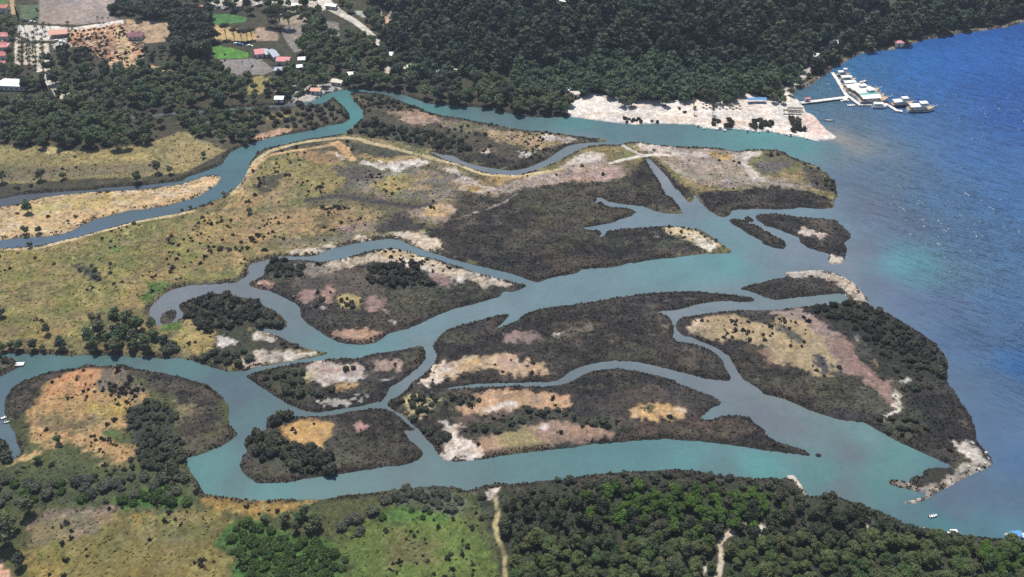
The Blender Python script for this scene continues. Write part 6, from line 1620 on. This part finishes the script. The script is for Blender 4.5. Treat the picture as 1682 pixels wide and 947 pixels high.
bushes('T22 0,560 60,510 250,485 640,455 900,445 1273,485 T23 60,500 200,565 330,565 460,605 600,660 780,735 1000,765 1000,790 780,760 460,660 300,620 100,590 T22 1273,570 900,540 640,545 420,550 250,570 0,610', 3.5, 'grey-brown bush on the marshy near bank', 'bushes of the marshy near bank', .4, .95, keep=.95, seed=115)
bushes('T02 960,590 990,585 1000,615 970,615', 2.8, 'dark bush among the moored boats by the beach', 'bushes among the moored boats', .8, 1.1, seed=116)
bushes('T02 1035,590 1070,590 1070,615 1040,615', 2.8, 'round dark bush right of the palm on the beach shore', 'round shore bush', .9, 1.2, seed=117)
bushes('T02 1150,590 1180,588 1240,598 1273,600 1270,620 1160,620', 3.0, 'dark bush in the row by the beach shore', 'row of shore bushes', .8, 1.15, seed=118)
bushes('T03 130,580 160,580 185,635 140,645', 2.8, 'dark bush on the sandy point by the jetty', 'bushes of the sandy point', .9, 1.3, seed=119)
bushes('T02 800,525 835,540 830,558 805,552', 2.6, 'low dark bush alone on the middle of the beach', 'low bushes on the beach', .5, .8, seed=120)
bushes('T02 520,585 600,578 690,595 670,607 560,602', 3.0, 'low dark bush on the beach edge by the river', 'bushes of the beach edge', .45, .7, seed=121)
bushes('T03 150,750 260,800 330,860 350,930 290,940 200,840', 4.6, 'low bush on the ragged seaward head', 'bushes of the seaward head', .45, .8, keep=.6, seed=122)
bushes('T10 480,640 560,600 700,650 620,660', 5, 'bush above the big river bank clump', 'bushes above the clump', .5, .8, keep=.5, seed=123)
bushes('T10 1010,265 1070,245 1150,260 1220,300 1110,330 1030,335', 4.4, 'grey bush in the patch beside the loop channel', 'grey bush patch', .4, .7, keep=.8, seed=124)
bushes('T10 345,375 400,370 480,435 465,465 410,445', 4.2, 'dark bush in the patch on the western grassland', 'dark patch of the grassland', .4, .7, seed=125)
bushes('T10 -20,815 60,825 80,850 20,890', 3.6, 'bush on the spit with the white jetty', 'bushes of the jetty spit', .6, 1.0, seed=126)
bushes('T11 300,80 385,80 380,130 305,130', 4.2, 'dark bush by the dry creek on the grassland', 'bushes by the dry creek', .5, .9, keep=.8, seed=127)

# of the dark trees and the bushes the nearest 300 stand alone, the far ones grow together
def settle(kind, limit, massname, label, n_leaf, leaf, cols):
    allp = np.concatenate([q[0] for q in POOL[kind]])
    d = np.sort(np.hypot(allp[:, 0], allp[:, 1]) / 1.0)
    cut = d[min(limit, len(d)) - 1]
    far, lo, hi = [], 9, 0
    for P, lab, gr, a, b_, sd, sz in POOL[kind]:
        near = np.hypot(P[:, 0], P[:, 1]) <= cut
        plant(kind, P[near], lab, gr, a, b_, seed=sd, sz=sz, name=NAME[kind])
        if (~near).any():
            far.append((P[~near], a, b_))
    print(kind, len(allp), [ (q[1][:30], len(q[0])) for q in POOL[kind]])
    if far:
        mass(massname, 'leaf' if kind == 'dark' else 'leafbush', None, label, n_leaf, leaf, cols, 0, 0, groups=far)
settle('dark', 300, 'far_woods', 'far woods of the north bank growing into one dark mass', 170, 1.05, [(.112, .140, .094), (.094, .124, .086), (.134, .154, .102), (.106, .126, .096)])
settle('bush', 300, 'bush_cover', 'far bushes of the delta growing into dark thickets', 110, .8, [(.112, .124, .086), (.096, .108, .078), (.130, .138, .096)])
# --- low scrub and rushes
g = np.random.default_rng(5)
jj, ii = np.nonzero((g.random((NY, NX)) < (SCRUB * .065 + .002 * (REED < .3)) * sstep(.46, .68, .45 * N18 + .40 * N7 + .15 * N3) * (IDN != 40) * (IDN != 41)) & (FLD > .95) & INVIEW & ~np.isin(IDN, (45, 46, 48, 49)))
P = np.stack([xs[ii], ys[jj]], 1) + (g.random((len(ii), 2)) - .5) * GS
mass('low_scrub', 'bush', P, 'countless low dark shrubs dotting the dry grass and sand', 18, .62, [(.075, .072, .048), (.060, .062, .044), (.090, .095, .055), (.11, .10, .07)], .45, 1.35, seed=15)
def tufts(name, P, label, hmin, hmax, width, cols, seed):
    g = np.random.default_rng(seed); n = len(P)
    zz = zt(P[:, 0], P[:, 1]) - .1
    V, Cc = [], []
    tone = np.asarray(cols)[g.integers(len(cols), size=n)] * (.75 + .5 * g.random((n, 1)))
    for k in range(2):
        a = g.random(n) * 3.14 + k * 1.57
        h = hmin + (hmax - hmin) * g.random(n)
        w = width * (.6 + .8 * g.random(n))
        dx, dy = np.cos(a) * w, np.sin(a) * w
        lx, ly = (g.random(n) - .5) * h * .9, (g.random(n) - .5) * h * .9
        q = np.stack([np.stack([P[:, 0] - dx, P[:, 1] - dy, zz], 1), np.stack([P[:, 0] + dx, P[:, 1] + dy, zz], 1),
                      np.stack([P[:, 0] + dx * .8 + lx, P[:, 1] + dy * .8 + ly, zz + h], 1), np.stack([P[:, 0] - dx * .7 + lx, P[:, 1] - dy * .7 + ly, zz + h * .85], 1)], 1)
        V.append(q.reshape(-1, 3)); Cc.append(np.repeat(tone, 4, 0))
    V = np.concatenate(V); Cc = np.concatenate(Cc)
    me = np_mesh(name, V, np.arange(len(V)).reshape(-1, 4), M_STUFF, Cc, smooth=False)
    tag(link(name, me), label, name.replace('_', ' '), kind='stuff')
jj, ii = np.nonzero((g.random((NY, NX)) < REED * .17) & (FLD > .9) & INVIEW)
P = np.stack([xs[ii], ys[jj]], 1) + (g.random((len(ii), 2)) - .5) * GS
RUSH = (P, ii, jj)
# fringe of taller reeds along the banks
bright_sand = C.mean(2) > .25
edge = (FLD > .62) & (INL < .80) & INVIEW & ~bright_sand & (IDN != 40)
jj, ii = np.nonzero(edge & (g.random((NY, NX)) < .40 * sstep(.35, .75, N7 + .4 * N1)))
P = np.stack([xs[ii], ys[jj]], 1) + (g.random((len(ii), 2)) - .5) * GS
tufts('bank_reeds', P, 'fringe of dark reeds along the water edge', .3, .85, .36, [(.086, .080, .066), (.074, .070, .060), (.100, .096, .070)], 17)
# grass tufts on the dry land
grass = ((IDN == 10) | (IDN == 2) | (IDN == 47) | (IDN == 11) | (IDN == 42)) & (REED < .3) & ~bright_sand & INVIEW & (FLD > .95)
jj, ii = np.nonzero(grass & (g.random((NY, NX)) < .055))
P = np.stack([xs[ii], ys[jj]], 1)
def tufts_own(name, P, label, ii, jj, seed, gain=1.0):
    g = np.random.default_rng(seed); n = len(P)
    zz = zt(P[:, 0], P[:, 1]) - .08
    a = g.random(n) * 3.14; h = .2 + .4 * g.random(n); w = .3 + .35 * g.random(n)
    dx, dy = np.cos(a) * w, np.sin(a) * w; lx, ly = (g.random(n) - .5) * .5, (g.random(n) - .5) * .5
    V = np.stack([np.stack([P[:, 0] - dx, P[:, 1] - dy, zz], 1), np.stack([P[:, 0] + dx, P[:, 1] + dy, zz], 1), np.stack([P[:, 0] + dx + lx, P[:, 1] + dy + ly, zz + h], 1), np.stack([P[:, 0] - dx + lx, P[:, 1] - dy + ly, zz + h], 1)], 1).reshape(-1, 3)
    c = np.repeat(np.clip(gain * C[jj, ii] * (.62 + .7 * g.random((n, 1))), .01, .6), 4, 0)
    me = np_mesh(name, V, np.arange(len(V)).reshape(-1, 4), M_STUFF, c, smooth=False)
    tag(link(name, me), label, name.replace('_', ' '), kind='stuff')
tufts_own('marsh_rushes', RUSH[0], 'dense brown-grey rushes covering the marsh islands', RUSH[1], RUSH[2], 16, 1.22)
tufts_own('dry_grass', P, 'dry and green grass tufts over the open ground', ii, jj, 18)
